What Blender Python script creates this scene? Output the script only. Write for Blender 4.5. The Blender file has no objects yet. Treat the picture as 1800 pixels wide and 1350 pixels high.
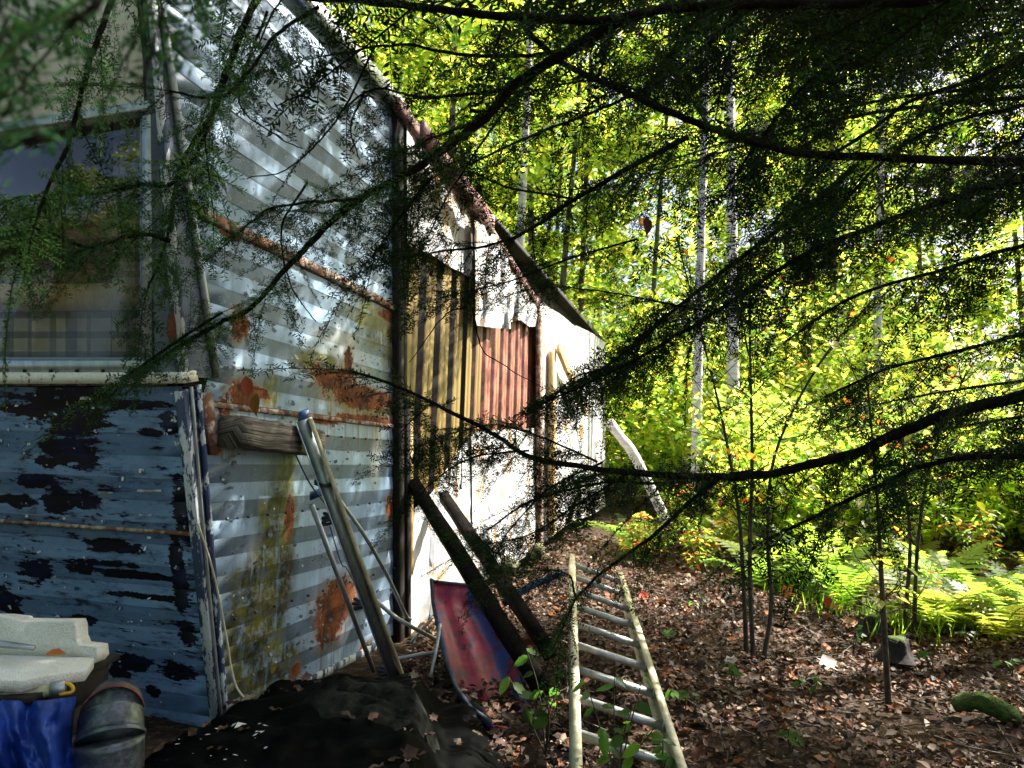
import bpy, math, random
import numpy as np
from mathutils import Vector, Matrix, Quaternion, noise as mnoise
rng = np.random.default_rng(11); random.seed(11)
SC = bpy.context.scene; COL = SC.collection
# ------------------------------------------------------------------ camera
FPX = 1240.0; PITCH = math.radians(6.1); ROLL = math.radians(1.7)
CAM = np.array([0, 0, 1.2])
def _rx(a): c, s = math.cos(a), math.sin(a); return np.array([[1, 0, 0], [0, c, -s], [0, s, c]])
def _rz(a): c, s = math.cos(a), math.sin(a); return np.array([[c, -s, 0], [s, c, 0], [0, 0, 1]])
ROT = _rx(math.pi/2 + PITCH) @ _rz(ROLL)
cd = bpy.data.cameras.new('camera'); cam = bpy.data.objects.new('camera', cd); COL.objects.link(cam)
M4 = Matrix.Identity(4)
for i in range(3):
    for j in range(3): M4[i][j] = ROT[i, j]
M4.translation = CAM; cam.matrix_world = M4
cd.sensor_width = 36; cd.lens = FPX/1800*36; cd.clip_start = 0.02; cd.clip_end = 600
cd.dof.use_dof = True; cd.dof.focus_distance = 2.4; cd.dof.aperture_fstop = cd.lens/3.2
SC.camera = cam
# ------------------------------------------------------------------ world, sun, exposure
SUN = np.array([0.66, 0.30, 0.80]); SUN /= np.linalg.norm(SUN)
w = bpy.data.worlds.new('World'); SC.world = w; w.use_nodes = True
nt = w.node_tree; bg = nt.nodes['Background']; sky = nt.nodes.new('ShaderNodeTexSky')
sky.sky_type = 'NISHITA'; sky.sun_disc = False
sky.sun_elevation = math.asin(SUN[2]); sky.sun_rotation = math.atan2(SUN[0], SUN[1])
sky.air_density = 1.0; sky.dust_density = 5.0
nt.links.new(sky.outputs[0], bg.inputs[0]); bg.inputs[1].default_value = 0.08
sl = bpy.data.lights.new('sun', 'SUN'); sl.energy = 5.0; sl.angle = math.radians(0.5); sl.color = (1, 0.94, 0.84)
so = bpy.data.objects.new('sun', sl); COL.objects.link(so)
so.rotation_mode = 'QUATERNION'; so.rotation_quaternion = Vector(SUN).to_track_quat('Z', 'Y'); so.location = (20, 10, 30)
vs = SC.view_settings; SC.display_settings.display_device = 'sRGB'
vs.view_transform = 'Standard'; vs.look = 'None'; vs.gamma = 1.0; vs.use_curve_mapping = False; vs.exposure = 2.05
SC.render.engine = 'CYCLES'
SC.cycles.max_bounces = 7; SC.cycles.transparent_max_bounces = 8; SC.cycles.diffuse_bounces = 3; SC.cycles.transmission_bounces = 4

# ------------------------------------------------------------------ geometry of the place, recovered from the photograph's perspective
def ray(x, y): return ROT @ np.array([(x-900)/FPX, -(y-675)/FPX, -1.0])
def P(x, y, d): return CAM + ray(x, y)*d
def G(x, y, z=0.0): r = ray(x, y); return CAM + r*((z-CAM[2])/r[2])
D = ray(1256, 819); D[2] = 0; D /= np.linalg.norm(D)            # along the long wall, away from the viewer
N = np.array([D[1], -D[0], 0.0])                                # out of the long wall
C0 = G(392, 1272)
UP = np.array([0, 0, 1.0])
def onplane(x, y, p0, n): r = ray(x, y); return CAM + r*(((p0-CAM) @ n)/(r @ n))
def S(x, y, off=0.0): return onplane(x, y, C0+N*off, N)
def W(s, z, off=0.0): return C0 + D*s + UP*z + N*off
def sz(x, y): p = S(x, y); return float((p-C0) @ D), float(p[2])
def unit(v): v = np.asarray(v, float); return v/np.maximum(np.linalg.norm(v, axis=-1, keepdims=True), 1e-9)
def fplane(a, b):
    p, q = S(*a), S(*b); n = unit(np.cross(q-p, N)); 
    return (p, n if n[1] < 0 else -n)
FU = fplane((322, 660), (278, 140)); FL = fplane((385, 1275), (322, 690))
def FUp(x, y, off=0.0): return onplane(x, y, FU[0]+FU[1]*off, FU[1])
def FLp(x, y, off=0.0): return onplane(x, y, FL[0]+FL[1]*off, FL[1])

# ------------------------------------------------------------------ object helpers
def tag(o, label, cat, group=None, kind=None):
    o['label'] = label; o['category'] = cat
    if group: o['group'] = group
    if kind: o['kind'] = kind
    return o
def empty(name, loc, label=None, cat=None, group=None):
    o = bpy.data.objects.new(name, None); COL.objects.link(o); o.location = Vector(loc); o.empty_display_size = 0.1
    if label: tag(o, label, cat, group)
    return o
def mk_mesh(name, V, F, mat, tint=None, uv=None, smooth=False):
    """F: list of faces, or an (n,k) int array; uv: one pair per vertex; tint: one rgb per vertex"""
    V = np.asarray(V, float); me = bpy.data.meshes.new(name)
    if isinstance(F, np.ndarray):
        n, k = F.shape; loops = F.reshape(-1).astype(np.int32); starts = np.arange(0, n*k, k, dtype=np.int32); tot = np.full(n, k, np.int32)
    else:
        tot = np.array([len(f) for f in F], np.int32); loops = np.array([i for f in F for i in f], np.int32)
        starts = np.concatenate(([0], np.cumsum(tot)[:-1])).astype(np.int32)
    me.vertices.add(len(V)); me.vertices.foreach_set('co', V.astype(np.float32).reshape(-1))
    me.loops.add(len(loops)); me.loops.foreach_set('vertex_index', loops)
    me.polygons.add(len(tot)); me.polygons.foreach_set('loop_start', starts); me.polygons.foreach_set('loop_total', tot)
    if smooth: me.polygons.foreach_set('use_smooth', np.ones(len(tot), bool))
    me.update(calc_edges=True)
    if uv is not None:
        l = me.uv_layers.new(name='wall'); l.data.foreach_set('uv', np.asarray(uv, np.float32)[loops].reshape(-1))
    if tint is not None:
        a = me.color_attributes.new('tint', 'FLOAT_COLOR', 'POINT')
        c = np.ones((len(V), 4), np.float32); c[:, :3] = tint; a.data.foreach_set('color', c.reshape(-1))
    if mat: me.materials.append(mat)
    return me
def obj(name, V, F, mat, parent=None, world=True, **k):
    """world=True: V in world coordinates even under a translated parent"""
    V = np.asarray(V, float)
    kind = k.pop('kind', None)
    if parent is None:
        c = np.array([(V[:, 0].min()+V[:, 0].max())/2, (V[:, 1].min()+V[:, 1].max())/2, V[:, 2].min()])
        o = bpy.data.objects.new(name, mk_mesh(name, V-c, F, mat, **k)); o.location = Vector(c)
    else:
        off = np.zeros(3)
        if world:
            q = parent
            while q: off += np.array(q.location); q = q.parent
        o = bpy.data.objects.new(name, mk_mesh(name, V-off, F, mat, **k)); o.parent = parent
    if kind: o['kind'] = kind
    COL.objects.link(o); return o
class MB:
    def __init__(s): s.V = []; s.F = []; s.UV = []
    def add(s, V, F, uv=None):
        b = len(s.V); s.V += [list(v) for v in V]; s.F += [[i+b for i in f] for f in F]
        s.UV += [list(u) for u in uv] if uv is not None else [[v[0]+v[1], v[2]] for v in V]
        return s
    def box(s, o, ax, ay, az, uv=None):
        """o corner, three edge vectors"""
        o, ax, ay, az = map(lambda q: np.asarray(q, float), (o, ax, ay, az))
        V = [o, o+ax, o+ax+ay, o+ay, o+az, o+ax+az, o+ax+ay+az, o+ay+az]
        F = [[0, 3, 2, 1], [4, 5, 6, 7], [0, 1, 5, 4], [1, 2, 6, 5], [2, 3, 7, 6], [3, 0, 4, 7]]
        if np.cross(ax, ay) @ az < 0: F = [f[::-1] for f in F]
        return s.add(V, F)
    def slab(s, pts, n, t, uvf=None):
        """polygon pts (front face), pushed back by t along -n; edges softened by a small chamfer"""
        pts = [np.asarray(p, float) for p in pts]; k = len(pts); c = sum(pts)/k
        nn = np.cross(pts[1]-pts[0], pts[2]-pts[0])
        if nn @ n < 0: pts = pts[::-1]
        b = min(0.004, t*0.3)
        A = [p - unit(p-c)*b for p in pts]; B = [p - n*b for p in pts]; Cc = [p - n*t for p in pts]
        V = A+B+Cc; F = [list(range(k)), list(range(3*k-1, 2*k-1, -1))]
        for i in range(k):
            j = (i+1) % k
            F += [[i, i+k, j+k, j], [i+k, i+2*k, j+2*k, j+k]]
        return s.add(V, F, [uvf(v) for v in V] if uvf else None)
    def tube(s, pts, r, n=8, cap=True):
        V, F = tube(pts, r, n, cap); return s.add(V, F)
    def obj(s, name, mat, parent=None, **k): return obj(name, np.array(s.V), s.F, mat, parent, uv=np.array(s.UV), **k)
def spline(pts, m=6):
    p = np.asarray(pts, float)
    if len(p) < 3: return np.array([p[0]+(p[-1]-p[0])*t for t in np.linspace(0, 1, m+1)])
    q = np.vstack([2*p[0]-p[1], p, 2*p[-1]-p[-2]]); out = []
    for i in range(1, len(q)-2):
        for t in np.linspace(0, 1, m, endpoint=False):
            a, b, c, d = q[i-1], q[i], q[i+1], q[i+2]
            out.append(0.5*((2*b)+(c-a)*t+(2*a-5*b+4*c-d)*t*t+(-a+3*b-3*c+d)*t**3))
    out.append(p[-1]); return np.array(out)
def tube(pts, r, n=8, cap=True, bump=0.0):
    p = np.asarray(pts, float); k = len(p); r = np.broadcast_to(np.asarray(r, float), (k,))
    T = unit(np.gradient(p, axis=0)); ref = UP if abs(T[0] @ UP) < 0.9 else np.array([1.0, 0, 0])
    A = unit(np.cross(T, ref)); B = np.cross(T, A)
    th = np.linspace(0, 2*math.pi, n, endpoint=False)
    rr = r[:, None]*(1+bump*rng.standard_normal((k, n))) if bump else np.repeat(r[:, None], n, 1)
    V = p[:, None, :] + rr[..., None]*(np.cos(th)[None, :, None]*A[:, None, :] + np.sin(th)[None, :, None]*B[:, None, :])
    V = V.reshape(-1, 3); F = []
    for i in range(k-1):
        for j in range(n):
            a = i*n+j; b = i*n+(j+1) % n; F.append([a, b, b+n, a+n])
    if cap: F += [list(range(n))[::-1], list(range((k-1)*n, k*n))]
    return V, F
def copy_tree(o, loc=None, rz=None, parent=None, scale=None):
    c = o.copy(); COL.objects.link(c)
    if parent: c.parent = parent
    if loc is not None: c.location = Vector(loc)
    if rz is not None: c.rotation_euler = (0, 0, rz)
    if scale is not None: c.scale = (scale,)*3
    for ch in [x for x in bpy.data.objects if x.parent == o]: copy_tree(ch, parent=c)
    return c
def frames(a, n):
    """rotation frames, x along a, z near n : (k,3,3) with columns x,y,z"""
    x = unit(a); y = unit(np.cross(n, x)); z = np.cross(x, y); return np.stack([x, y, z], -1)
def scatter(tv, tf, pos, fr, size):
    """copies of a small template -> one vertex/face array"""
    k = len(pos); V = np.einsum('nij,kj->nki', fr, tv)*np.asarray(size).reshape(-1, 1, 1) + pos[:, None, :]
    F = tf[None] + (np.arange(k)*len(tv))[:, None, None]
    return V.reshape(-1, 3), F.reshape(-1, tf.shape[1])
OVAL = np.array([[0, 0, 0], [.28, .24, .05], [.62, .25, .05], [1, 0, -.10], [.62, -.25, .05], [.28, -.24, .05]]); OVALF = np.array([[0, 3, 2, 1], [0, 5, 4, 3]]); OVALT = np.array([[0, 3, 2], [0, 2, 1], [0, 5, 4], [0, 4, 3]])
_lob = []
for i in range(11):
    a = math.pi*(-0.86 + 1.72*i/10); rr = (1.0 if i % 2 == 1 else 0.60)*(0.55+0.45*math.cos(a*0.55)); _lob.append([0.35+0.62*rr*math.cos(a), 0.72*rr*math.sin(a), 0.16*rr*math.sin(a*3)*0.8])
LOBE = np.array([[0.0, 0, 0], [0.33, 0, -0.06]]+_lob); LOBEF = np.array([[1, 2+i, 3+i] for i in range(10)]+[[1, 0, 2], [1, 12, 0]])

# ------------------------------------------------------------------ material helper
class Mt:
    def __init__(s, name):
        s.m = bpy.data.materials.new(name); s.m.use_nodes = True; s.nt = s.m.node_tree; s.nt.nodes.clear()
        s.out = s.nt.nodes.new('ShaderNodeOutputMaterial')
    def nd(s, t, ins=None, **at):
        n = s.nt.nodes.new(t)
        for k, v in at.items(): setattr(n, k, v)
        for k, v in (ins or {}).items():
            if isinstance(v, bpy.types.NodeSocket): s.nt.links.new(v, n.inputs[k])
            else: n.inputs[k].default_value = v
        return n
    def uv(s): return s.nd('ShaderNodeUVMap', uv_map='wall').outputs[0]
    def ob(s): return s.nd('ShaderNodeTexCoord').outputs['Object']
    def pos(s): return s.nd('ShaderNodeNewGeometry').outputs['Position']
    def tint(s): return s.nd('ShaderNodeAttribute', attribute_name='tint').outputs['Color']
    def sc(s, v, k): return s.nd('ShaderNodeVectorMath', {0: v, 1: k}, operation='MULTIPLY').outputs[0]
    def noise(s, v, scale=5.0, detail=5.0, rough=0.6, dist=0.0): return s.nd('ShaderNodeTexNoise', {'Vector': v, 'Scale': scale, 'Detail': detail, 'Roughness': rough, 'Distortion': dist}).outputs['Fac']
    def noisec(s, v, scale=5.0, detail=4.0): return s.nd('ShaderNodeTexNoise', {'Vector': v, 'Scale': scale, 'Detail': detail}).outputs['Color']
    def ma(s, op, a, b=0.0, clamp=False): return s.nd('ShaderNodeMath', {0: a, 1: b}, operation=op, use_clamp=clamp).outputs[0]
    def rng(s, f, a, b, c=0.0, d=1.0): return s.nd('ShaderNodeMapRange', {0: f, 1: a, 2: b, 3: c, 4: d}, interpolation_type='SMOOTHSTEP').outputs[0]
    def mix(s, f, a, b, mode='MIX'):
        c = lambda q: q if isinstance(q, bpy.types.NodeSocket) else (*q, 1.0) if len(q) == 3 else q
        return s.nd('ShaderNodeMix', {0: f, 6: c(a), 7: c(b)}, data_type='RGBA', blend_type=mode).outputs[2]
    def bump(s, h, st=0.3, d=0.01): return s.nd('ShaderNodeBump', {'Height': h, 'Strength': st, 'Distance': d}).outputs[0]
    def blots(s, vec, lst, warp=0.25, ws=7.0):
        """a field that is high inside the listed ellipses (u,v,ru,rv), its borders torn by noise"""
        nz = s.noisec(vec, ws, 5); off = s.nd('ShaderNodeVectorMath', {0: nz, 1: (.5, .5, .5)}, operation='SUBTRACT').outputs[0]
        acc = None
        for (u, v, ru, rv) in lst:
            d = s.nd('ShaderNodeVectorMath', {0: vec, 1: (u, v, 0)}, operation='SUBTRACT').outputs[0]
            d = s.nd('ShaderNodeVectorMath', {0: d, 1: (1/ru, 1/rv, 0)}, operation='MULTIPLY').outputs[0]
            d = s.nd('ShaderNodeVectorMath', {0: off, 1: (warp*8, warp*8, 0), 2: d}, operation='MULTIPLY_ADD').outputs[0]
            f = s.ma('SUBTRACT', 1.0, s.nd('ShaderNodeVectorMath', {0: d}, operation='LENGTH').outputs['Value'])
            acc = f if acc is None else s.ma('MAXIMUM', acc, f)
        return acc
    def pbr(s, col, rough=0.6, metal=0.0, normal=None, spec=0.4):
        c = col if isinstance(col, bpy.types.NodeSocket) else (*col, 1.0)
        ins = {'Base Color': c, 'Roughness': rough, 'Metallic': metal, 'Specular IOR Level': spec}
        if normal is not None: ins['Normal'] = normal
        b = s.nd('ShaderNodeBsdfPrincipled', ins); s.nt.links.new(b.outputs[0], s.out.inputs[0]); return s.m
    def leaf(s, col, trans=0.5, rough=0.45, spec=0.3, tcol=None):
        b = s.nd('ShaderNodeBsdfPrincipled', {'Base Color': col, 'Roughness': rough, 'Specular IOR Level': spec})
        t = s.nd('ShaderNodeBsdfTranslucent', {'Color': tcol or col})
        m = s.nd('ShaderNodeMixShader', {0: trans, 1: b.outputs[0], 2: t.outputs[0]}); s.nt.links.new(m.outputs[0], s.out.inputs[0]); return s.m
def simple(name, c1, c2, scale=8.0, rough=0.7, metal=0.0, stretch=(1, 1, 1), bump=0.2, thr=(0.35, 0.65), spec=0.4):
    m = Mt(name); v = m.sc(m.ob(), stretch); n = m.noise(v, scale, 6, 0.65); n2 = m.noise(v, scale*4.3, 4, 0.6)
    c = m.mix(m.rng(n, *thr), c1, c2); c = m.mix(m.rng(n2, 0.3, 0.8, 0.0, 0.5), c, tuple(q*0.55 for q in c1))
    return m.pbr(c, rough, metal, m.bump(n2, bump, 0.01), spec)
def pxblots(lst, f=sz):
    """ellipses measured on the photograph -> wall coordinates"""
    out = []
    for (x, y, rx, ry) in lst:
        u, v = f(x, y); u1, _ = f(x+rx, y); _, v1 = f(x, y-ry); out.append((u, v, max(abs(u1-u), .01), max(abs(v1-v), .01)))
    return out
RUST = [(592, 1058, 38, 45), (578, 1105, 26, 32), (640, 700, 62, 26), (590, 668, 44, 26), (650, 738, 60, 9), (425, 692, 32, 30), (508, 905, 9, 40), (686, 890, 10, 26),
        (560, 740, 40, 6), (612, 640, 9, 40), (452, 690, 26, 12), (393, 720, 12, 20), (690, 560, 30, 12), (520, 1180, 9, 16), (640, 1140, 12, 14), (405, 415, 22, 6), (420, 570, 18, 30)]
MOSS = [(440, 1120, 40, 110), (482, 1000, 26, 150), (436, 1205, 34, 46), (505, 850, 10, 60), (500, 950, 11, 70), (488, 1040, 14, 80), (465, 1085, 26, 60), (455, 1150, 34, 60), (650, 715, 44, 24), (692, 600, 15, 70), (660, 570, 30, 30), (560, 640, 30, 18), (480, 1180, 40, 40), (475, 690, 14, 30)]
DAPPLES = [(445, 985, 20, 60), (600, 620, 70, 60), (660, 800, 12, 80), (450, 1110, 16, 30)]  # sun dapples painted into the siding as paler colour
def siding_mat(name, base, dark):
    m = Mt(name); uv = m.uv()
    grime = m.noise(m.sc(uv, (7, 1.1, 1)), 1.0, 6, 0.65); speck = m.noise(uv, 120, 4, 0.7); mott = m.noise(uv, 6, 6, 0.65)
    c = m.mix(m.rng(grime, 0.45, 0.72), base, tuple(q*0.62 for q in base))
    c = m.mix(m.rng(speck, 0.56, 0.70, 0, 0.45), c, tuple(q*0.45 for q in base))
    pale = m.blots(uv, pxblots(DAPPLES), 0.12, 9)
    c = m.mix(m.rng(pale, 0.0, 0.8, 0, 0.55), c, (0.62, 0.63, 0.6))
    # lifted paint: small dark-edged flakes
    gate = m.rng(m.noise(uv, 2.6, 5, 0.7), 0.42, 0.62)
    fn = m.ma('ADD', m.noise(m.sc(uv, (1, 1.4, 1)), 30, 4, 0.65, 1.5), m.ma('MULTIPLY', gate, 0.13))
    flake = m.rng(fn, 0.715, 0.735); edge = m.rng(fn, 0.69, 0.705)
    c = m.mix(m.ma('MULTIPLY', edge, 0.5), c, (0.62, 0.66, 0.68))
    c = m.mix(flake, c, (0.03, 0.033, 0.035))
    moss = m.blots(uv, pxblots(MOSS), 0.16, 6)
    streak = m.noise(m.sc(uv, (22, 2.2, 1)), 1.0, 5, 0.6)
    mk = m.ma('MULTIPLY', m.rng(m.noise(uv, 19, 6, .75), .34, .56, .5, 1), m.ma('MULTIPLY', m.rng(moss, -0.75, 0.15), m.rng(streak, 0.26, 0.48)))
    c = m.mix(mk, c, m.mix(m.rng(mott, .38, .62), (0.016, 0.019, 0.008), (0.12, 0.115, 0.010)))
    rb = m.blots(uv, pxblots(RUST), 0.11, 11)
    rn = m.ma('ADD', rb, m.ma('MULTIPLY', m.ma('SUBTRACT', m.noise(uv, 16, 7, 0.72), 0.5), 1.5))
    dr = m.blots(uv, [(u, v-1.5*rv-.04, max(ru*1.05, .03), rv*1.9+.06) for (u, v, ru, rv) in pxblots(RUST)], 0.06, 9)
    c = m.mix(m.ma('MULTIPLY', m.rng(dr, -.1, .7), m.rng(m.noise(m.sc(uv, (38, 1.6, 1)), 1.0, 5, .65), .46, .62, 0, .75)), c, (0.17, 0.085, 0.03))
    rk = m.rng(m.ma('ADD', rn, m.ma('MULTIPLY', m.ma('SUBTRACT', m.noise(uv, 55, 5, 0.7), 0.5), 1.1)), 0.14, 0.22)
    c = m.mix(m.rng(rn, -0.45, 0.2, 0, 0.6), c, (0.20, 0.115, 0.05))
    c = m.mix(rk, c, m.mix(m.rng(m.ma('ADD', m.ma('MULTIPLY', m.noise(uv, 9, 8, 0.75), .65), m.ma('MULTIPLY', m.noise(m.sc(uv, (60, 16, 1)), 1.0, 6, .7), .35)), 0.40, 0.62), (0.028, 0.009, 0.004), (0.25, 0.068, 0.012)))
    pit = m.rng(m.noise(uv, 34, 5, 0.7), 0.63, 0.68)
    c = m.mix(m.ma('MULTIPLY', pit, m.rng(m.noise(uv, 2.2, 3), 0.48, 0.6)), c, (0.05, 0.04, 0.03))
    h = m.ma('ADD', m.ma('MULTIPLY', flake, -0.5), m.ma('MULTIPLY', mott, 0.8)); h = m.ma('ADD', h, m.ma('MULTIPLY', rk, -0.3))
    return m.pbr(c, m.mix(rk, (0.42,)*3, (0.9,)*3), 0.0, m.bump(h, 0.35, 0.012), 0.45)
MAT = {}
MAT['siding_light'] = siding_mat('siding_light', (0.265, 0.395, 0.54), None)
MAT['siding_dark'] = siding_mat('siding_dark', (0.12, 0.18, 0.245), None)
def fuv(pl):
    return lambda p: (float((C0-p) @ N), float(p[2]))
FUV = fuv(None)
def fz(x, y): p = FLp(x, y); return FUV(p)
PEEL = [(120, 700, 95, 20), (130, 735, 60, 34), (60, 720, 50, 10), (150, 745, 26, 18), (110, 790, 32, 30), (145, 800, 24, 26), (85, 812, 20, 12), (100, 880, 22, 26), (70, 845, 40, 10), (150, 880, 30, 14), (300, 745, 16, 22), (240, 712, 60, 9), (265, 760, 22, 6), (325, 900, 18, 60), (315, 1010, 12, 60), (30, 880, 40, 10),
        (180, 990, 60, 5), (230, 1010, 90, 7), (270, 1050, 60, 6), (150, 1090, 20, 8), (60, 1000, 30, 16), (15, 1060, 22, 22), (240, 1165, 30, 14), (310, 1180, 30, 16), (270, 1215, 12, 8), (200, 960, 50, 10), (150, 1000, 16, 10), (330, 1110, 16, 24), (210, 1180, 16, 16)]
def blue_mat(name, base):
    m = Mt(name); uv = m.uv()
    n = m.noise(m.sc(uv, (1, 3, 1)), 4, 6, 0.65); sp = m.noise(uv, 90, 4, 0.7)
    c = m.mix(m.rng(n, 0.35, 0.7), base, tuple(q*0.72 for q in base)); c = m.mix(m.rng(sp, 0.55, 0.72, 0, .4), c, (0.02, 0.025, 0.04))
    pb = m.blots(uv, pxblots(PEEL, fz), 0.10, 9)
    fr = m.noise(m.sc(uv, (5, 26, 1)), 1.0, 7, 0.7); fr2 = m.noise(m.sc(uv, (16, 60, 1)), 1.0, 6, 0.7)
    ad = m.ma('ADD', m.ma('ADD', m.ma('MULTIPLY', m.ma('SUBTRACT', fr, 0.5), 4.2), m.ma('MULTIPLY', m.ma('SUBTRACT', m.noise(uv, 16, 7, .75), 0.5), 2.2)), m.ma('MULTIPLY', m.ma('SUBTRACT', fr2, 0.5), 2.0))
    pk = m.rng(m.ma('ADD', m.ma('MULTIPLY', pb, 1.5), ad), -0.22, -0.14)
    strk = m.ma('MULTIPLY', m.rng(fr, 0.555, 0.585), m.rng(m.noise(uv, 2.5, 4), 0.45, 0.55)); pk = m.ma('MAXIMUM', pk, strk)
    scf = m.rng(m.ma('ADD', m.ma('MULTIPLY', fr, .6), m.ma('MULTIPLY', fr2, .4)), .46, .60, 0, .75); c = m.mix(m.ma('MULTIPLY', scf, m.rng(m.noise(uv, 3.1, 5, .7), .36, .58)), c, (0.018, 0.03, 0.06))
    c = m.mix(m.rng(m.noise(m.sc(uv, (2, .8, 1)), 2.0, 5, .65), .52, .66, 0, .5), c, (0.16, 0.22, 0.30))
    c = m.mix(pk, c, m.mix(m.rng(n, .5, .6), (0.004, 0.005, 0.008), (0.006, 0.009, 0.035)))
    wh = m.ma('MULTIPLY', m.rng(m.noise(m.sc(uv, (24, 14, 1)), 1.0, 5, 0.7), 0.66, 0.68), m.rng(m.noise(uv, 2.4, 3), 0.5, 0.58))
    c = m.mix(wh, c, (0.6, 0.62, 0.64))
    h = m.ma('ADD', m.ma('MULTIPLY', pk, -0.6), m.ma('MULTIPLY', n, 0.5))
    return m.pbr(c, 0.5, 0.0, m.bump(h, 0.4, 0.01), 0.18)
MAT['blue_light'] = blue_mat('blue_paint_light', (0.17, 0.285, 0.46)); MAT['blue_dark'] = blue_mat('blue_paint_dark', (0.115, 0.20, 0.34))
def chippy(name, paint, under, scale=18, thr=0.52, st=(1, 1, 0.3), rough=0.6):
    m = Mt(name); v = m.sc(m.ob(), st); n = m.noise(v, scale, 7, 0.7); n2 = m.noise(m.ob(), scale*3, 4)
    c = m.mix(m.rng(n2, .4, .8, 0, .5), paint, tuple(q*.6 for q in paint)); k = m.rng(n, thr, thr+0.03)
    c = m.mix(k, c, under); return m.pbr(c, rough, 0, m.bump(m.ma('MULTIPLY', k, -1.0), 0.5, 0.006))
MAT['white_chip'] = chippy('flaking_white_paint', (0.52, 0.56, 0.58), (0.03, 0.05, 0.10), 16, 0.48)
MAT['grey_trim'] = chippy('grey_trim_paint', (0.17, 0.21, 0.27), (0.5, 0.45, 0.42), 14, 0.64)
MAT['blue_trim'] = chippy('dark_blue_trim', (0.035, 0.06, 0.13), (0.62, 0.66, 0.7), 22, 0.53, (1, 1, .35))
MAT['white_up'] = chippy('chalky_white_paint', (0.78, 0.79, 0.77), (0.05, 0.06, 0.08), 9, 0.63, (1, 1, 1))
MAT['ledge'] = chippy('ledge_white', (0.70, 0.68, 0.58), (0.10, 0.08, 0.05), 20, 0.6, (1, 1, 1))
MAT['alu'] = simple('dull_aluminium', (0.30, 0.34, 0.36), (0.42, 0.46, 0.47), 14, 0.42, 0.65, (1, 1, .2), 0.1)
MAT['alu_ladder'] = simple('ladder_aluminium', (0.36, 0.37, 0.36), (0.70, 0.71, 0.68), 7, 0.38, 0.35, (1, 1, 1), 0.08)
MAT['rust_trim'] = simple('rusted_trim', (0.16, 0.07, 0.035), (0.42, 0.36, 0.30), 16, 0.85, 0, (1, 1, 1), 0.5, (0.45, 0.6))
MAT['darkwood'] = simple('blackened_wood', (0.007, 0.0055, 0.0045), (0.022, 0.016, 0.011), 9, 0.85, 0, (5, 5, .6), 0.5)
MAT['tanwood'] = simple('tan_board', (0.50, 0.33, 0.14), (0.62, 0.44, 0.21), 4, 0.7, 0, (5, 5, .5), 0.3)
MAT['pinkwood'] = simple('weathered_pink_board', (0.16, 0.05, 0.045), (0.33, 0.23, 0.20), 5, 0.85, 0, (1, 1, 2), 0.4)
MAT['cream'] = simple('cream_rail', (0.40, 0.36, 0.22), (0.70, 0.66, 0.44), 7, 0.5, 0, (1, 1, 1), 0.08)
MAT['charwood'] = simple('charred_wood', (0.003, 0.0025, 0.002), (0.014, 0.009, 0.006), 9, 0.9, 0, (5, 5, .6), 0.6, spec=0.1)
def graywood():
    m = Mt('cracked_grey_wood'); v = m.uv(); g = m.noise(m.sc(v, (1.8, 42, 1)), 1, 7, 0.7, 0.4); g2 = m.noise(m.sc(v, (3, 130, 1)), 1, 4, 0.6)
    c = m.mix(m.rng(g, .38, .62), (0.035, 0.03, 0.024), (0.24, 0.215, 0.175)); c = m.mix(m.rng(g2, .56, .66, 0, .8), c, (0.012, 0.01, 0.008))
    return m.pbr(c, 0.9, 0, m.bump(m.ma('ADD', g, g2), 0.8, 0.012))
MAT['graywood'] = graywood()
def brownsheet(name, tan, tan2, red, red2):
    m = Mt(name); uv = m.uv(); n = m.noise(m.sc(uv, (3, .9, 1)), 1.3, 6, 0.65); n2 = m.noise(m.sc(uv, (30, 2, 1)), 1, 4)
    c = m.mix(m.rng(n2, .35, .7), tan, tan2)
    far = m.rng(m.nd('ShaderNodeSeparateXYZ', {0: uv}).outputs[0], 2.4, 4.2, -0.16, 0.22)
    k = m.rng(m.ma('ADD', n, far), 0.52, 0.62); c = m.mix(k, c, m.mix(m.rng(m.noise(m.sc(uv, (4, 1.6, 1)), 2.4, 7, .7), .36, .62), red, red2))
    return m.pbr(c, 0.5, 0, m.bump(n2, .1, .004), 0.4)
MAT['brownsheet'] = brownsheet('faded_tan_steel', (0.225, 0.16, 0.05), (0.14, 0.09, 0.028), (0.10, 0.022, 0.016), (0.36, 0.15, 0.10)); MAT['brownshade'] = brownsheet('rib_shade_steel', (0.016, 0.011, 0.008), (0.03, 0.018, 0.01), (0.035, 0.012, 0.01), (0.20, 0.07, 0.06))
def whitesheet():
    m = Mt('weathered_white_sheet'); uv = m.uv(); n = m.noise(m.sc(uv, (5, 1, 1)), 1.4, 6, 0.65); n2 = m.noise(uv, 5, 6, 0.7)
    c = m.mix(m.rng(n, .45, .7), (0.52, 0.54, 0.56), (0.30, 0.33, 0.35)); 
    k = m.rng(m.ma('ADD', m.ma('MULTIPLY', n, .6), m.ma('MULTIPLY', n2, .5)), 0.575, 0.65); c = m.mix(k, c, m.mix(n2, (0.22, 0.09, 0.03), (0.55, 0.32, 0.09)))
    gr = m.rng(m.nd('ShaderNodeSeparateXYZ', {0: uv}).outputs[1], 0.75, 0.0, 0, 0.6); c = m.mix(m.ma('MULTIPLY', gr, m.rng(n2, .4, .6)), c, (0.16, 0.15, 0.10))
    return m.pbr(c, 0.55, 0, m.bump(n, .25, .03), 0.35)
MAT['whitesheet'] = whitesheet()
MAT['blacktarp'] = simple('black_tarpaulin', (0.001, 0.0012, 0.0013), (0.003, 0.0036, 0.004), 5, 0.6, 0, (1, 1, 1), 0.18, spec=0.02)
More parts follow.
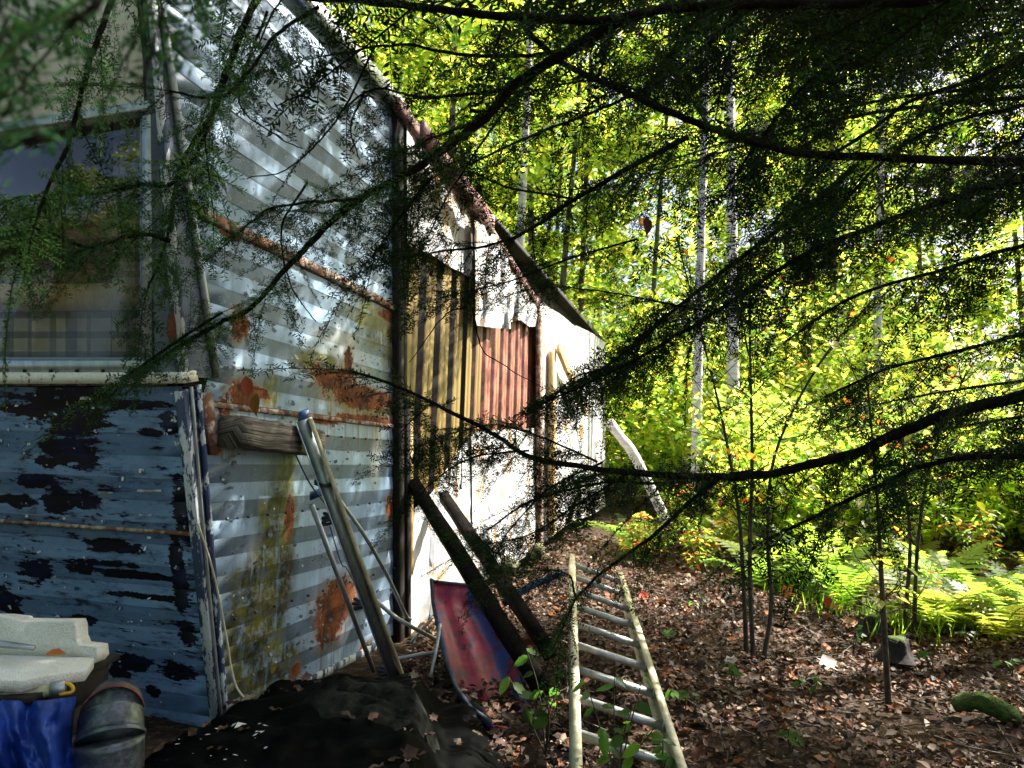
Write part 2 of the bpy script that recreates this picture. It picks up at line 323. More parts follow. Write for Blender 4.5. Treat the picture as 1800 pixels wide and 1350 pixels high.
MAT['bluetarp'] = simple('blue_tarpaulin', (0.01, 0.035, 0.24), (0.02, 0.075, 0.40), 7, 0.42, 0, (1, 1, 1), 0.5)
MAT['galv'] = simple('galvanised_steel', (0.06, 0.072, 0.08), (0.17, 0.19, 0.21), 14, 0.42, 0.75, (1, 1, 1), 0.25)
MAT['rustband'] = simple('red_rust', (0.09, 0.02, 0.012), (0.20, 0.07, 0.04), 20, 0.9)
MAT['foam'] = simple('white_foam', (0.72, 0.74, 0.66), (0.80, 0.81, 0.76), 40, 0.9, 0, (1, 1, 1), 0.7)
MAT['hose'] = simple('pale_hose', (0.36, 0.35, 0.22), (0.47, 0.45, 0.30), 8, 0.55)
MAT['yellow'] = simple('yellow_plastic', (0.62, 0.36, 0.02), (0.70, 0.45, 0.04), 8, 0.45)
MAT['bluepl'] = simple('blue_plastic', (0.015, 0.05, 0.14), (0.03, 0.09, 0.22), 9, 0.4)
MAT['cord'] = simple('pale_cord', (0.55, 0.50, 0.34), (0.62, 0.57, 0.42), 8, 0.7)
MAT['rope'] = simple('dark_rope', (0.03, 0.04, 0.06), (0.06, 0.08, 0.11), 30, 0.9)
MAT['cloth'] = simple('mouldy_cloth', (0.004, 0.005, 0.004), (0.026, 0.027, 0.023), 12, 0.95, 0, (1, 1, 1), 0.25, spec=0.05)
MAT['fleck'] = simple('white_fleck', (0.55, 0.57, 0.55), (0.6, 0.62, 0.6), 9, 0.8)
MAT['rock'] = simple('mossy_rock', (0.06, 0.075, 0.02), (0.17, 0.15, 0.09), 7, 0.9, 0, (1, 1, 1), 0.6)
MAT['moss'] = simple('bright_moss', (0.03, 0.06, 0.008), (0.09, 0.15, 0.02), 30, 0.95, 0, (1, 1, 1), 1.0)
MAT['bark'] = simple('hemlock_bark', (0.008, 0.007, 0.006), (0.02, 0.017, 0.014), 22, 0.95, 0, (1, 1, 1), 0.8, spec=0.03)
MAT['bark_sap'] = simple('sapling_bark', (0.035, 0.03, 0.022), (0.085, 0.075, 0.055), 22, 0.9, 0, (1, 1, .4), 0.6, spec=0.2)
MAT['bark_tree'] = simple('grey_bark', (0.09, 0.08, 0.065), (0.20, 0.18, 0.15), 9, 0.9, 0, (3, 3, .5), 0.8, spec=0.2)
MAT['birch'] = simple('birch_bark', (0.45, 0.43, 0.40), (0.68, 0.66, 0.63), 7, 0.75, 0, (.5, .5, 3), 0.4)
MAT['black'] = simple('dark_interior', (0.012, 0.011, 0.010), (0.02, 0.018, 0.016), 5, 0.9)
def sledmat():
    m = Mt('worn_red_blue_plastic'); v = m.uv(); n = m.noise(m.sc(v, (7, 2.6, 1)), 1.7, 7, 0.7, 0.3); ed = m.ma('ABSOLUTE', m.ma('SUBTRACT', m.nd('ShaderNodeSeparateXYZ', {0: v}).outputs[0], .175)); n = m.ma('ADD', n, m.rng(ed, .05, .17, -.09, .07)); n2 = m.noise(v, 11, 6, 0.7)
    c = m.mix(m.rng(n2, .35, .7), (0.34, 0.010, 0.055), (0.07, 0.004, 0.02)); c = m.mix(m.rng(n, .48, .54), c, m.mix(n2, (0.010, 0.022, 0.16), (0.035, 0.10, 0.36)))
    c = m.mix(m.rng(m.noise(v, 9, 7, .75), .55, .62), c, (0.02, 0.008, 0.025)); return m.pbr(c, 0.45, 0, m.bump(n2, .2, .006))
MAT['sled'] = sledmat()
def groundmat():
    m = Mt('leaf_mould'); p = m.pos(); n = m.noise(p, 3, 7, 0.7); n2 = m.noise(p, 24, 6, 0.7)
    c = m.mix(m.rng(n, .4, .65), (0.035, 0.022, 0.014), (0.075, 0.05, 0.032)); c = m.mix(m.rng(n2, .5, .7), c, (0.15, 0.105, 0.07))
    return m.pbr(c, 0.95, 0, m.bump(n2, .9, .05), 0.1)
MAT['ground'] = groundmat()
def tinted(name, trans, rough, spec=0.3, k=1.0):
    m = Mt(name); t = m.tint(); tc = m.mix(1.0, t, (1.12*k, 1.12*k, 0.75*k), 'MULTIPLY'); return m.leaf(t, trans, rough, spec, tc)
MAT['leaf'] = tinted('broad_leaf', 0.66, 0.45, 0.25, 2.5); MAT['needle'] = tinted('hemlock_needle', 0.22, 0.75, 0.06); MAT['litter'] = tinted('fallen_leaf', 0.12, 0.7, 0.35)
def glass():
    m = Mt('window_glass'); t = m.nd('ShaderNodeBsdfTransparent', {'Color': (.86, .88, .84, 1)}); n = m.noise(m.ob(), 1.6, 3)
    g = m.nd('ShaderNodeBsdfGlossy', {'Color': (1, 1, 1, 1), 'Roughness': 0.01, 'Normal': m.bump(n, .05, .02)})
    lw = m.nd('ShaderNodeLayerWeight', {'Blend': .5}); f2 = m.ma('MULTIPLY_ADD', m.ma('POWER', lw.outputs['Facing'], 3.0), 0.6); m.nt.nodes[-1].inputs[2].default_value = 0.06
    x = m.nd('ShaderNodeMixShader', {0: f2, 1: t.outputs[0], 2: g.outputs[0]}); m.nt.links.new(x.outputs[0], m.out.inputs[0]); return m.m
MAT['glass'] = glass()
def plaid():
    m = Mt('plaid_curtain'); uv = m.uv(); x = m.nd('ShaderNodeSeparateXYZ', {0: uv}); 
    def st(o, k, w): return m.ma('LESS_THAN', m.ma('FRACT', m.ma('MULTIPLY', o, k)), w)
    c = m.mix(m.ma('MULTIPLY', st(x.outputs[0], 13.0, .35), .55), (0.74, 0.64, 0.60), (0.08, 0.06, 0.08)); c = m.mix(m.ma('MULTIPLY', st(x.outputs[1], 11.0, .35), .6), c, (0.06, 0.07, 0.09))
    return m.pbr(c, 0.95, 0, m.bump(m.noise(uv, 60, 3), .2, .004), 0.1)
MAT['plaid'] = plaid()

# ------------------------------------------------------------------ ground
def gz(x, y):
    x = np.asarray(x, float); y = np.asarray(y, float)
    h = 0.035*np.sin(x*1.7+1)*np.cos(y*1.3) + 0.02*np.sin(x*4.1+y*2.7) - 0.03
    return h + 0.045*np.clip(y-9, 0, 60) + 0.03*np.clip(x-5, 0, 30)
def build_ground():
    xs = np.concatenate([np.linspace(-160, -8, 14)[:-1], np.linspace(-8, 14, 90), np.linspace(14, 170, 14)[1:]])
    ys = np.concatenate([np.linspace(-60, -3, 8)[:-1], np.linspace(-3, 20, 100), np.linspace(20, 240, 14)[1:]])
    X, Y = np.meshgrid(xs, ys); V = np.stack([X, Y, gz(X, Y)], -1).reshape(-1, 3); nx = len(xs)
    F = np.array([[j*nx+i, j*nx+i+1, (j+1)*nx+i+1, (j+1)*nx+i] for j in range(len(ys)-1) for i in range(nx-1)])
    o = obj('ground', V, F, MAT['ground'], smooth=True); o['kind'] = 'structure'; o['label'] = 'dark forest floor of leaf mould'
build_ground()
def leafcols(k, pal, jit=0.25):
    pal = np.array(pal); c = pal[rng.integers(0, len(pal), k)]*(1+jit*rng.standard_normal((k, 1))); return np.clip(c, 0.004, 1)
LIT = [(a*.74, b*.68, c*.54) for a, b, c in [(0.10, 0.055, 0.036), (0.06, 0.034, 0.024), (0.17, 0.105, 0.078), (0.045, 0.026, 0.02), (0.25, 0.18, 0.15), (0.12, 0.045, 0.025), (0.34, 0.28, 0.25), (0.075, 0.038, 0.026), (0.05, 0.03, 0.022), (0.25, 0.085, 0.025), (0.085, 0.05, 0.036)]]
def build_litter():
    Vs, Fs, Ts = [], [], []; b = 0
    for (tv, tf, k, x0, x1, y0, y1, s0, s1) in ((LOBE, LOBEF, 7500, -0.6, 5.5, 2.5, 7.5, .03, .066), (LOBE, LOBEF, 5500, -1, 9, 5.5, 11, .04, .085), (OVAL, OVALT, 24000, -0.6, 5, 2.4, 7, .018, .05)):
        x = rng.uniform(x0, x1, k); y = rng.uniform(y0, y1, k); z = gz(x, y)+rng.uniform(0.004, 0.045, k)
        keep = np.sin(x*2.3+1.1*np.sin(y*1.7))*np.cos(y*2.9+x)+rng.normal(0, .5, k) > -.95; x, y = x[keep], y[keep]; k = len(x); z = gz(x, y)+rng.uniform(0.004, 0.05, k)
        a = rng.uniform(0, 2*math.pi, k); A = np.stack([np.cos(a), np.sin(a), rng.normal(0, .32, k)], -1); nn = np.stack([rng.normal(0, .45, k), rng.normal(0, .45, k), np.ones(k)], -1)
        V, F = scatter(tv*np.array([1, 1, 1.6]), tf, np.stack([x, y, z], -1), frames(A, nn), s0+(s1*1.25-s0)*rng.random(k)**1.7); Vs.append(V); Fs.append(F+b); b += len(V)
        Ts.append(np.repeat(leafcols(k, LIT, .35), len(tv), 0))
    o = obj('leaf_litter', np.vstack(Vs), np.vstack(Fs), MAT['litter'], tint=np.vstack(Ts)); o['kind'] = 'stuff'; o['label'] = 'brown fallen leaves covering the forest floor'; o['category'] = 'leaf litter'
build_litter()
def build_sticks():
    m = MB()
    for i in range(170):
        x = rng.uniform(0.2, 5.5); y = rng.uniform(2.6, 7.5); a = rng.uniform(0, math.pi); L = rng.uniform(.1, .5); n = 4
        t = np.linspace(-.5, .5, n); px = x+np.cos(a)*L*t+rng.normal(0, .01, n); py = y+np.sin(a)*L*t+rng.normal(0, .01, n); pz = gz(px, py)+.035+rng.uniform(0, .03)+t*rng.normal(0, .08)
        m.tube(np.stack([px, py, pz], -1), np.linspace(.004, .002, n), 4, False)
    o = m.obj('twig_litter', MAT['bark_tree']); o['kind'] = 'stuff'; o['label'] = 'thin dead twigs strewn over the fallen leaves'; o['category'] = 'twigs'
build_sticks()

# ------------------------------------------------------------------ trailer
SL = [(0.0, 0.03), (1.44, -0.30), (1.575, -0.225), (2.18, -0.408), (2.676, -0.60), (3.56, -0.95)]   # left edge of the long wall: (z, s)
SR = [(0.0, 1.80), (1.40, 1.655), (2.42, 1.53), (3.56, 1.42)]
def ip(t, z): return float(np.interp(z, [a for a, _ in t], [b for _, b in t]))
trailer = empty('house_trailer', W(0, 0), 'old striped house trailer with peeling paint, rust and a big front window', 'trailer')
SUV = lambda p: (float((p-C0) @ D), float(p[2]))
def band(z0, z1, o0, o1, mat, seg=12):
    V = []; UV = []; F = []
    for z, o in ((z0, o0), (z1, o1)):
        a, b = ip(SL, z), ip(SR, z)
        for i in range(seg+1):
            s = a+(b-a)*i/seg; V.append(W(s, z, o+rng.normal(0, .0016))); UV.append((s, z))
    k = seg+1
    F += [[i, i+1, i+1+k, i+k] for i in range(seg)]
    for z, o in ((z0, -0.02), (z1, -0.02)):
        for i in (0, seg):
            s = ip(SL, z) if i == 0 else ip(SR, z); V.append(W(s, z, o)); UV.append((s, z))
    q = 2*k; F += [[seg, 0, q, q+1], [k, k+seg, q+3, q+2]]     # lower and upper return
    return obj('siding_panel', V, F, mat, trailer, uv=UV)
def bands(z0, z1, n, depth, flip=0):
    for i in range(n):
        a, b = z0+(z1-z0)*i/n, z0+(z1-z0)*(i+1)/n
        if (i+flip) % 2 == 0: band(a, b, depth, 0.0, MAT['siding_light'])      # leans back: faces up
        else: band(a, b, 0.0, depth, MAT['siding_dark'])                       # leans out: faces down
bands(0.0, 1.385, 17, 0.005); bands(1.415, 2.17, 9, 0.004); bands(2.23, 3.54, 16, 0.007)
def strip(name, pts, n, t, mat, parent, uvf=None): return MB().slab(pts, n, t, uvf).obj(name, mat, parent)
# seams of the long wall
def seam(z0, z1, off, mat, name):
    m = MB(); k = 10
    for i in range(k):
        a = [ip(SL, z)+(ip(SR, z)-ip(SL, z))*f for z in (z0, z1) for f in (i/k, (i+1)/k)]
        m.slab([W(a[0], z0+rng.normal(0, .002), off), W(a[1], z0, off), W(a[3], z1, off-.004), W(a[2], z1, off-.004)], N, off+0.012)
    return m.obj(name, mat, trailer)
seam(2.175, 2.225, 0.024, MAT['rust_trim'], 'belt_rail')
seam(1.387, 1.412, 0.016, MAT['rust_trim'], 'sheet_seam')
m = MB(); m.slab([W(0.06, -0.035, .02), W(1.5, -0.035, .02), W(1.5, 0.012, .02), W(0.05, 0.012, .02)], N, .03); m.obj('bottom_rail', MAT['white_chip'], trailer)
# screws along the seams
m = MB()
for z in (2.2, 1.30, 0.9, 0.45):
    for i in range(12):
        s = ip(SL, z)+0.08+i*0.15; p = W(s, z, .022); m.tube([p-N*.008, p+N*.004], .007, 6)
m.obj('screw_heads', MAT['galv'], trailer, kind='stuff')
# roof, end walls and core
TOPL = -0.95
m = MB(); m.box(W(TOPL-.05, 3.56, .05), D*2.45, -N*3.2, UP*0.07); m.obj('roof', MAT['whitesheet'], trailer)
m = MB(); m.slab([W(TOPL-.05, 3.53, .055), W(1.5, 3.53, .055), W(1.5, 3.60, .055), W(TOPL-.05, 3.60, .055)], N, .05); m.obj('roof_edge', MAT['alu'], trailer)
m = MB(); m.slab([W(0.05, -.02, -.03), W(1.85, -.02, -.03), W(1.46, 3.54, -.03), W(-.93, 3.54, -.03)], N, .02); m.obj('wall_core', MAT['black'], trailer)
m = MB(); m.slab([W(0.0, -.3, -.12), W(1.9, -.3, -.12), W(1.9, 0, -.12), W(0.0, 0, -.12)], N, .02); m.obj('skirting', MAT['darkwood'], trailer)
# lower front wall
def fband(x0, x1, yb0, yb1, yt0, yt1, o0, o1, mat, seg=10):
    V = []; UV = []; k = seg+1
    for (ya, yb, o) in ((yb0, yb1, o0), (yt0, yt1, o1)):
        p, q = FLp(x0, ya), FLp(x1(yb), yb)
        for i in range(k):
            r = p+(q-p)*i/seg+FL[1]*(o+rng.normal(0, .002)); V.append(r); UV.append(FUV(r))
    for j in (0, seg, k, k+seg): V.append(V[j]-FL[1]*(.02+(o0 if j < k else o1))); UV.append(UV[j])
    q = 2*k; F = [[i, i+1, i+1+k, i+k] for i in range(seg)]+[[seg, 0, q, q+1], [k, k+seg, q+3, q+2]]
    return obj('front_siding_panel', V, F, mat, trailer, uv=UV)
edge = lambda y: 322+(y-690)*(385-322)/(1275-690)
hy = lambda y: y+0.0                                            # image rows at x=-220 / right edge, from the perspective of the level bands
def frow(z):                                                    # level line at height z on the lower front wall -> its two ends
    r = FL[1]; c = S(*(322, 690)); e = S(*(385, 1275)); t = (z-c[2])/(e[2]-c[2]); R_ = c+(e-c)*t; return R_-N*1.9, R_
def fb2(z0, z1, o0, o1, mat, seg=12):
    V = []; UV = []; k = seg+1
    for z, o in ((z0, o0), (z1, o1)):
        p, q = frow(z)
        for i in range(k): r = p+(q-p)*i/seg+FL[1]*(o+rng.normal(0, .0022)); V.append(r); UV.append(FUV(r))
    for j in (0, seg, k, k+seg): V.append(V[j]-FL[1]*.03); UV.append(UV[j])
    q = 2*k; F = [[i, i+1, i+1+k, i+k] for i in range(seg)]+[[seg, 0, q, q+1], [k, k+seg, q+3, q+2]]
    o = obj('front_siding_panel', V, F, mat, trailer, uv=UV); return o
NB_ = 16; ZT = 1.455
for i in range(NB_):
    a, b = -0.06+(ZT+.06)*i/NB_, -0.06+(ZT+.06)*(i+1)/NB_
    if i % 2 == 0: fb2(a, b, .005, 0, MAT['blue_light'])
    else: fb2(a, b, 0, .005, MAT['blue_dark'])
# horizontal lap seam with screws, and a few lifted flakes
p, q = frow(0.845); m = MB(); m.slab([p+FL[1]*.019, q+FL[1]*.019, q+FL[1]*.016+UP*.012, p+FL[1]*.016+UP*.012], FL[1], .02); m.obj('lap_seam', MAT['rust_trim'], trailer)
m = MB()
for i in range(13): c = q+(p-q)*(0.03+i*0.057)+UP*.035+FL[1]*.012; m.tube([c, c+FL[1]*.008], .008, 6)
m.obj('screw_heads', MAT['white_chip'], trailer, kind='stuff')
for (x, y, wx, hy_) in ((262, 862, 26, 6), (185, 866, 16, 4), (150, 700, 12, 8), (255, 905, 14, 5)):
    c = FLp(x, y, .012); e1 = unit(FLp(x+10, y, .012)-c); L = wx*3.0/FPX; h = hy_*3.0/FPX; V = []
    for i in range(7):
        t = i/6*2-1; V += [c+e1*L*t+UP*(h*(.6-.3*abs(t))*rng.uniform(.5, 1))+FL[1]*.012*(1-abs(t)), c+e1*L*t-UP*h*.5*rng.uniform(.6, 1)]
    obj('paint_flake', V, [[2*i, 2*i+1, 2*i+3, 2*i+2] for i in range(6)], MAT['fleck'], trailer)
def flakes(name, n, pf, nrm, e1, mat, l0, l1):
    V, F = [], []
    for i in range(n):
        c = pf(); L = rng.uniform(l0, l1); a = rng.normal(0, .5); d1 = e1*math.cos(a)+UP*math.sin(a); d2 = np.cross(nrm, d1); lift = L*rng.uniform(.25, .6); b = len(V); w2 = L*rng.uniform(.25, .55)
        V += [c-d1*L*.5+nrm*.001, c+d2*w2*.8+nrm*.002-d1*L*.1, c+d1*L*.5+d2*w2*.3+nrm*lift, c+d1*L*.35-d2*w2+nrm*lift*.7, c-d2*w2*.7-d1*L*.2+nrm*.002]; F += [[b, b+4, b+3, b+2, b+1]]
    return obj(name, V, F, mat, trailer, kind='stuff')
def _pf(): x, y = rng.uniform(-10, 360), rng.uniform(690, 1240); x = min(x, edge(y)-20); return FLp(x, y, .008)
flakes('paint_curls', 150, _pf, FL[1], -N, MAT['blue_trim'], .008, .028); flakes('paint_curls', 26, _pf, FL[1], -N, MAT['fleck'], .004, .013)
def _ps():
    while True:
        x, y = rng.uniform(370, 700), rng.uniform(430, 1200); q = sz(x, y)
        if q[1] > .05 and mnoise.noise(Vector((q[0]*3, q[1]*3, 2))) > -.05: return S(x, y, .010)
flakes('paint_curls', 420, _ps, N, D, MAT['siding_dark'], .008, .030); flakes('paint_curls', 60, _ps, N, D, MAT['fleck'], .004, .013)
# corner trim, lower
def cstrip(name, a0, a1, b0, b1, off, mat, n=None, t=.02, plane=S):
    """board between two traced lines (top px a0,b0 / bottom px a1,b1)"""
    pts = [plane(*a1, off), plane(*b1, off), plane(*b0, off), plane(*a0, off)]
    return strip(name, pts, n if n is not None else N, t, mat, trailer)
FLo = lambda x, y, o: FLp(x, y, o)
strip('corner_board', [FLp(322, 688, .03), FLp(386, 1282, .03), FLp(371, 1282, .03), FLp(306, 688, .03)], FL[1], .03, MAT['white_chip'], trailer)
strip('corner_trim', [S(322, 684, .02), S(386, 1278, .02), S(397, 1270, .02), S(348, 684, .02)], N, .03, MAT['blue_trim'], trailer)
m = MB(); m.tube(spline([S(349, 676, .03), S(372, 960, .03), S(399, 1268, .03)], 6), .012, 8); m.obj('corner_bead', MAT['blue_trim'], trailer)
m = MB(); m.tube(spline([S(336, 680, .03), S(360, 960, .03), S(390, 1272, .03)], 6), .008, 8); m.obj('corner_bead', MAT['alu'], trailer)
strip('corner_cap', [S(352, 690, .022), S(372, 800, .022), S(392, 800, .022), S(372, 690, .022)], N, .02, MAT['rust_trim'], trailer)
# corner trim, upper
up = lambda x0, y0, x1, y1, y: x0+(x1-x0)*(y-y0)/(y1-y0)
YT, YB = -330, 664
L1 = lambda y: up(258, 180, 270, 560, y); L2 = lambda y: up(278, 140, 322, 660, y); L3 = lambda y: up(303, 140, 378, 640, y)
strip('corner_board', [FUp(L1(YT), YT, .012), FUp(L1(YB), YB, .012), FUp(L2(YB)-14, YB, .012), FUp(L2(YT)-6, YT, .012)], FU[1], .03, MAT['grey_trim'], trailer)
strip('corner_board', [FUp(L2(YT)-5, YT, .028), FUp(L2(YB)-13, YB, .028), FUp(L2(YB), YB, .028), FUp(L2(YT), YT, .028)], FU[1], .03, MAT['white_chip'], trailer)
strip('corner_trim', [S(L2(YT), YT, .012), S(L2(YB)+1, YB, .012), S(L3(YB), YB, .012), S(L3(YT), YT, .012)], N, .03, MAT['grey_trim'], trailer)
m = MB(); m.tube([S(L3(y), y, .022) for y in np.linspace(YT, YB, 8)], .016, 10); m.obj('corner_bead', MAT['alu'], trailer)
m = MB(); m.tube([S(L2(y)+8, y, .016) for y in np.linspace(YT, YB, 8)], .006, 6); m.obj('corner_bead', MAT['white_chip'], trailer)
m = MB(); a = FUp(280, 560, .0145)
V = [FUp(300+dx, 575+dy, .031) for dx, dy in ((-5, -22), (4, -30), (8, -8), (10, 20), (2, 32), (-8, 12))]; m.slab(V, FU[1], .003); m.obj('rust_patch', MAT['rustband'], trailer)
# front window
WX0 = -260
win = empty('window', FUp(0, 640), None); win.parent = trailer; win.location = Vector(FUp(0, 640)-np.array(trailer.location))
del_top = lambda x: 190-(x-250)*0.155; del_bot = lambda x: 632-(x-250)*-0.004
def wbar(name, a, b, c, d, off, t, mat): return strip(name, [FUp(*a, off), FUp(*b, off), FUp(*c, off), FUp(*d, off)], FU[1], t, mat, win)
ft = lambda x: 178-(x-250)*0.15
wbar('head_frame', (WX0, ft(WX0)), (262, ft(262)), (262, ft(262)+24), (WX0, ft(WX0)+28), .02, .05, MAT['alu'])
wbar('head_frame', (WX0, ft(WX0)+10), (258, ft(258)+9), (258, ft(258)+17), (WX0, ft(WX0)+19), .028, .02, MAT['alu'])
wbar('side_frame', (250, ft(250)+24), (250, 640), (266, 640), (264, ft(264)+24), .018, .05, MAT['alu'])
wbar('side_frame', (246, ft(250)+25), (246, 636), (250, 636), (250, ft(250)+25), .006, .03, MAT['grey_trim'])
wbar('sill', (WX0, 634), (262, 634), (262, 655), (WX0, 655), .032, .06, MAT['alu'])
wbar('sill', (WX0, 628), (252, 629), (252, 635), (WX0, 635), .012, .03, MAT['grey_trim'])
m = MB()
for i in range(7): c = FUp(-2+i*46, 652, .034); m.tube([c, c+FU[1]*.006], .008, 6)
m.obj('screw_heads', MAT['darkwood'], win, kind='stuff')
o = strip('pane', [FUp(WX0, 634, -.006), FUp(250, 634, -.006), FUp(250, ft(250)+20, -.006), FUp(WX0, ft(WX0)+20, -.006)], FU[1], .004, MAT['glass'], win)
# wall around the window
strip('front_panel', [FUp(WX0, ft(WX0)+2, 0), FUp(L1(170), 177, 0), FUp(L1(YT), YT, 0), FUp(WX0, YT, 0)], FU[1], .05, MAT['white_up'], trailer)
strip('front_ledge', [FUp(WX0, 655, .045), FUp(318, 655, .045), FUp(322, 674, .045), FUp(WX0, 676, .045)], FU[1], .09, MAT['ledge'], trailer)
strip('front_panel', [FUp(252, 640, -.004), FUp(L1(YB)+4, 655, -.004), FUp(L1(180)+4, 180, -.004), FUp(252, 180, -.004)], FU[1], .03, MAT['grey_trim'], trailer)
# room seen through the pane
bk = FU[1]*-1.0
def inner(name, pts, d, t, mat, uvf=None): return MB().slab([FUp(*p, 0)+bk*d for p in pts], FU[1], t, uvf).obj(name, mat, trailer)
MB().slab([W(.75, 1.2, -.06), W(.75, 1.2, -3.2), W(.75, 3.5, -3.2), W(.75, 3.5, -.06)], -D, .03).obj('room_wall', MAT['black'], trailer)
MB().slab([W(.75, 1.2, -.06), W(.75, 1.2, -3.2), W(-.3, 1.2, -3.2), W(-.3, 1.2, -.12)], UP, .03).obj('room_floor', MAT['black'], trailer)
MB().slab([W(.75, 3.5, -.06), W(.75, 3.5, -3.2), W(-1.0, 3.5, -3.2), W(-1.0, 3.5, -.06)], UP, .03).obj('room_ceiling', MAT['black'], trailer)
MB().slab([W(.75, 1.2, -3.2), W(-1.1, 1.2, -3.2), W(-1.1, 3.5, -3.2), W(.75, 3.5, -3.2)], N, .03).obj('room_wall', MAT['black'], trailer)
m = MB()
V = []; UV = []; 
xs = np.linspace(-160, 262, 60)
for row, y in enumerate((548, 690)):
    for i, x in enumerate(xs): V.append(FUp(x, y, 0)+bk*(.10+.018*math.sin(i*0.9)+.008*math.sin(i*2.3))); UV.append(((x+200)/460, row*.36))
obj('curtain', V, [[i, i+1, i+61, i+60] for i in range(59)], MAT['plaid'], trailer, uv=UV, smooth=True)
V = []; UV = []
xs = np.linspace(150, 262, 24)
for row, y in enumerate((150, 505)):
    for i, x in enumerate(xs): V.append(FUp(x, y, 0)+bk*(.14+.02*math.sin(i*1.1))); UV.append(((x+200)/460, row*.9))
obj('curtain', V, [[i, i+1, i+25, i+24] for i in range(23)], MAT['plaid'], trailer, uv=UV, smooth=True)
inner('window_board', [(-300, 552), (262, 545), (262, 497), (-300, 500)], .055, .02, MAT['tanwood'])
# weathered beam end fixed on the long wall
A = W(-0.17, 1.20, .02)
def timber(name, a, b, wdt, hgt, mat, upv=UP, parent=None, seg=8, jit=.003):
    """rough sawn bar from a to b, slightly worn"""
    a, b = np.asarray(a, float), np.asarray(b, float); t = unit(b-a); sd = unit(np.cross(t, upv)); uu = np.cross(sd, t); V = []; UV = []; F = []
    prof = [(-.5, -.42), (-.42, -.5), (.42, -.5), (.5, -.42), (.5, .42), (.42, .5), (-.42, .5), (-.5, .42)]; L = np.linalg.norm(b-a); acc = [0, .1, .9, 1, 1.9, 2, 2.9, 3]
    for i in range(seg+1):
        c = a+(b-a)*i/seg
        for j, (x, y) in enumerate(prof): V.append(c+sd*x*wdt+uu*y*hgt+rng.normal(0, jit, 3)); UV.append((L*i/seg, acc[j]*max(wdt, hgt)))
    for i in range(seg):
        for j in range(8): p = i*8+j; q = i*8+(j+1) % 8; F.append([p, q, q+8, p+8])
    F += [list(range(8))[::-1], list(range(seg*8, seg*8+8))]
    return obj(name, V, F, mat, parent, uv=UV)
o = timber('timber_block', W(-0.20, 1.285, .085), W(0.47, 1.255, .085), .13, .135, MAT['graywood']); tag(o, 'cracked grey timber block jutting from the striped wall beside the corner', 'timber')

# dark post between trailer and addition
post = empty('door_post', W(1.8, 0, 0), 'blackened wooden post strip standing between striped wall and brown corrugated sheet', 'post')
def pslat(px, yt, yb, wd, off, mat, t=.05):
    a = [S(px[0], yt, off), S(px[1], yb, off), S(px[1]+wd, yb, off), S(px[0]+wd, yt, off)]; return MB().slab(a, N, t).obj('slat', mat, post)
pslat((700, 702), 180, 1135, 9, .05, MAT['darkwood'], .09); pslat((709, 711), 230, 1125, 6, .035, MAT['darkwood'], .07)
pslat((715, 717), 700, 1118, 6, .05, MAT['darkwood'], .05); pslat((721, 722), 740, 1010, 5, .045, MAT['tanwood'], .04)

# ------------------------------------------------------------------ patched addition
shed = empty('shed_addition', W(3, 0), 'patched shed addition of brown corrugated sheets and torn white sheeting', 'shed')
m = MB(); m.slab([W(1.82, -.05, -.12), W(10.8, -.05, -.12), W(10.8, 3.5, -.12), W(1.5, 3.5, -.12)], N, .03); m.obj('wall', MAT['darkwood'], shed)
m = MB(); m.box(W(1.45, 3.52, .02), D*9.4, -N*3.2, UP*0.06); m.obj('roof', MAT['darkwood'], shed)
def corr(s0, s1, zb, zt, off, pitch, depth):
    """ribbed sheet: s range, bottom and top heights as functions of s"""
    V = []; UV = []; xs = []; k = int(round((s1-s0)/pitch))
    for i in range(k):
        b = s0+i*(s1-s0)/k; p = (s1-s0)/k
        xs += [(b, 0), (b+.30*p, 0), (b+.34*p, -.010), (b+.37*p, 0), (b+.62*p, 0), (b+.70*p, -depth), (b+.93*p, -depth)]
    xs.append((s1, 0))
    for (s, o) in xs: V += [W(s, zb(s), off+o), W(s, zt(s), off+o)]; UV += [(s, zb(s)), (s, zt(s))]
    o = obj('corrugated_sheet', V, [[2*i, 2*i+2, 2*i+3, 2*i+1] for i in range(len(xs)-1)], MAT['brownsheet'], shed, uv=UV)
    o.data.materials.append(MAT['brownshade']); o.data.polygons.foreach_set('material_index', [1 if i % 7 in (4, 5, 6) else 0 for i in range(len(xs)-1)]); return o  # recess and flank faces take a darker copy that paints in rib shade
corr(1.72, 2.98, lambda s: .93, lambda s: 2.75+.12*(s-1.7), .0, .30, .075)
corr(3.0, 5.56, lambda s: 1.30+.02*math.sin(s*3), lambda s: 2.95, -.02, .30, .07)
def sheet(name, pts, mat, off=0.02, wav=.02, nu=14, nv=9, ph=0.0, plane=S, push=None):
    """hanging sheet through four traced sides: pts = top polyline px, bottom polyline px (left to right)"""
    T = np.array([p for p in pts[0]], float); B = np.array(pts[1], float)
    def samp(A, n): 
        d = np.r_[0, np.cumsum(np.linalg.norm(np.diff(A, axis=0), axis=1))]; t = np.linspace(0, d[-1], n); return np.stack([np.interp(t, d, A[:, 0]), np.interp(t, d, A[:, 1])], -1)
    T, B = samp(T, nu), samp(B, nu); V = []; UV = []
    for j in range(nv):
        for i in range(nu):
            f = j/(nv-1); q = T[i]*(1-f)+B[i]*f; o = off+wav*f*math.sin(i*0.95+ph+f*1.5)+.4*wav*math.sin(i*2.1+j*.8+ph)
            p = S(q[0], q[1], o); V.append(p); UV.append(SUV(p))
    F = [[j*nu+i, (j+1)*nu+i, (j+1)*nu+i+1, j*nu+i+1] for j in range(nv-1) for i in range(nu-1)]
    return obj(name, V, F, mat, shed, uv=UV, smooth=True)
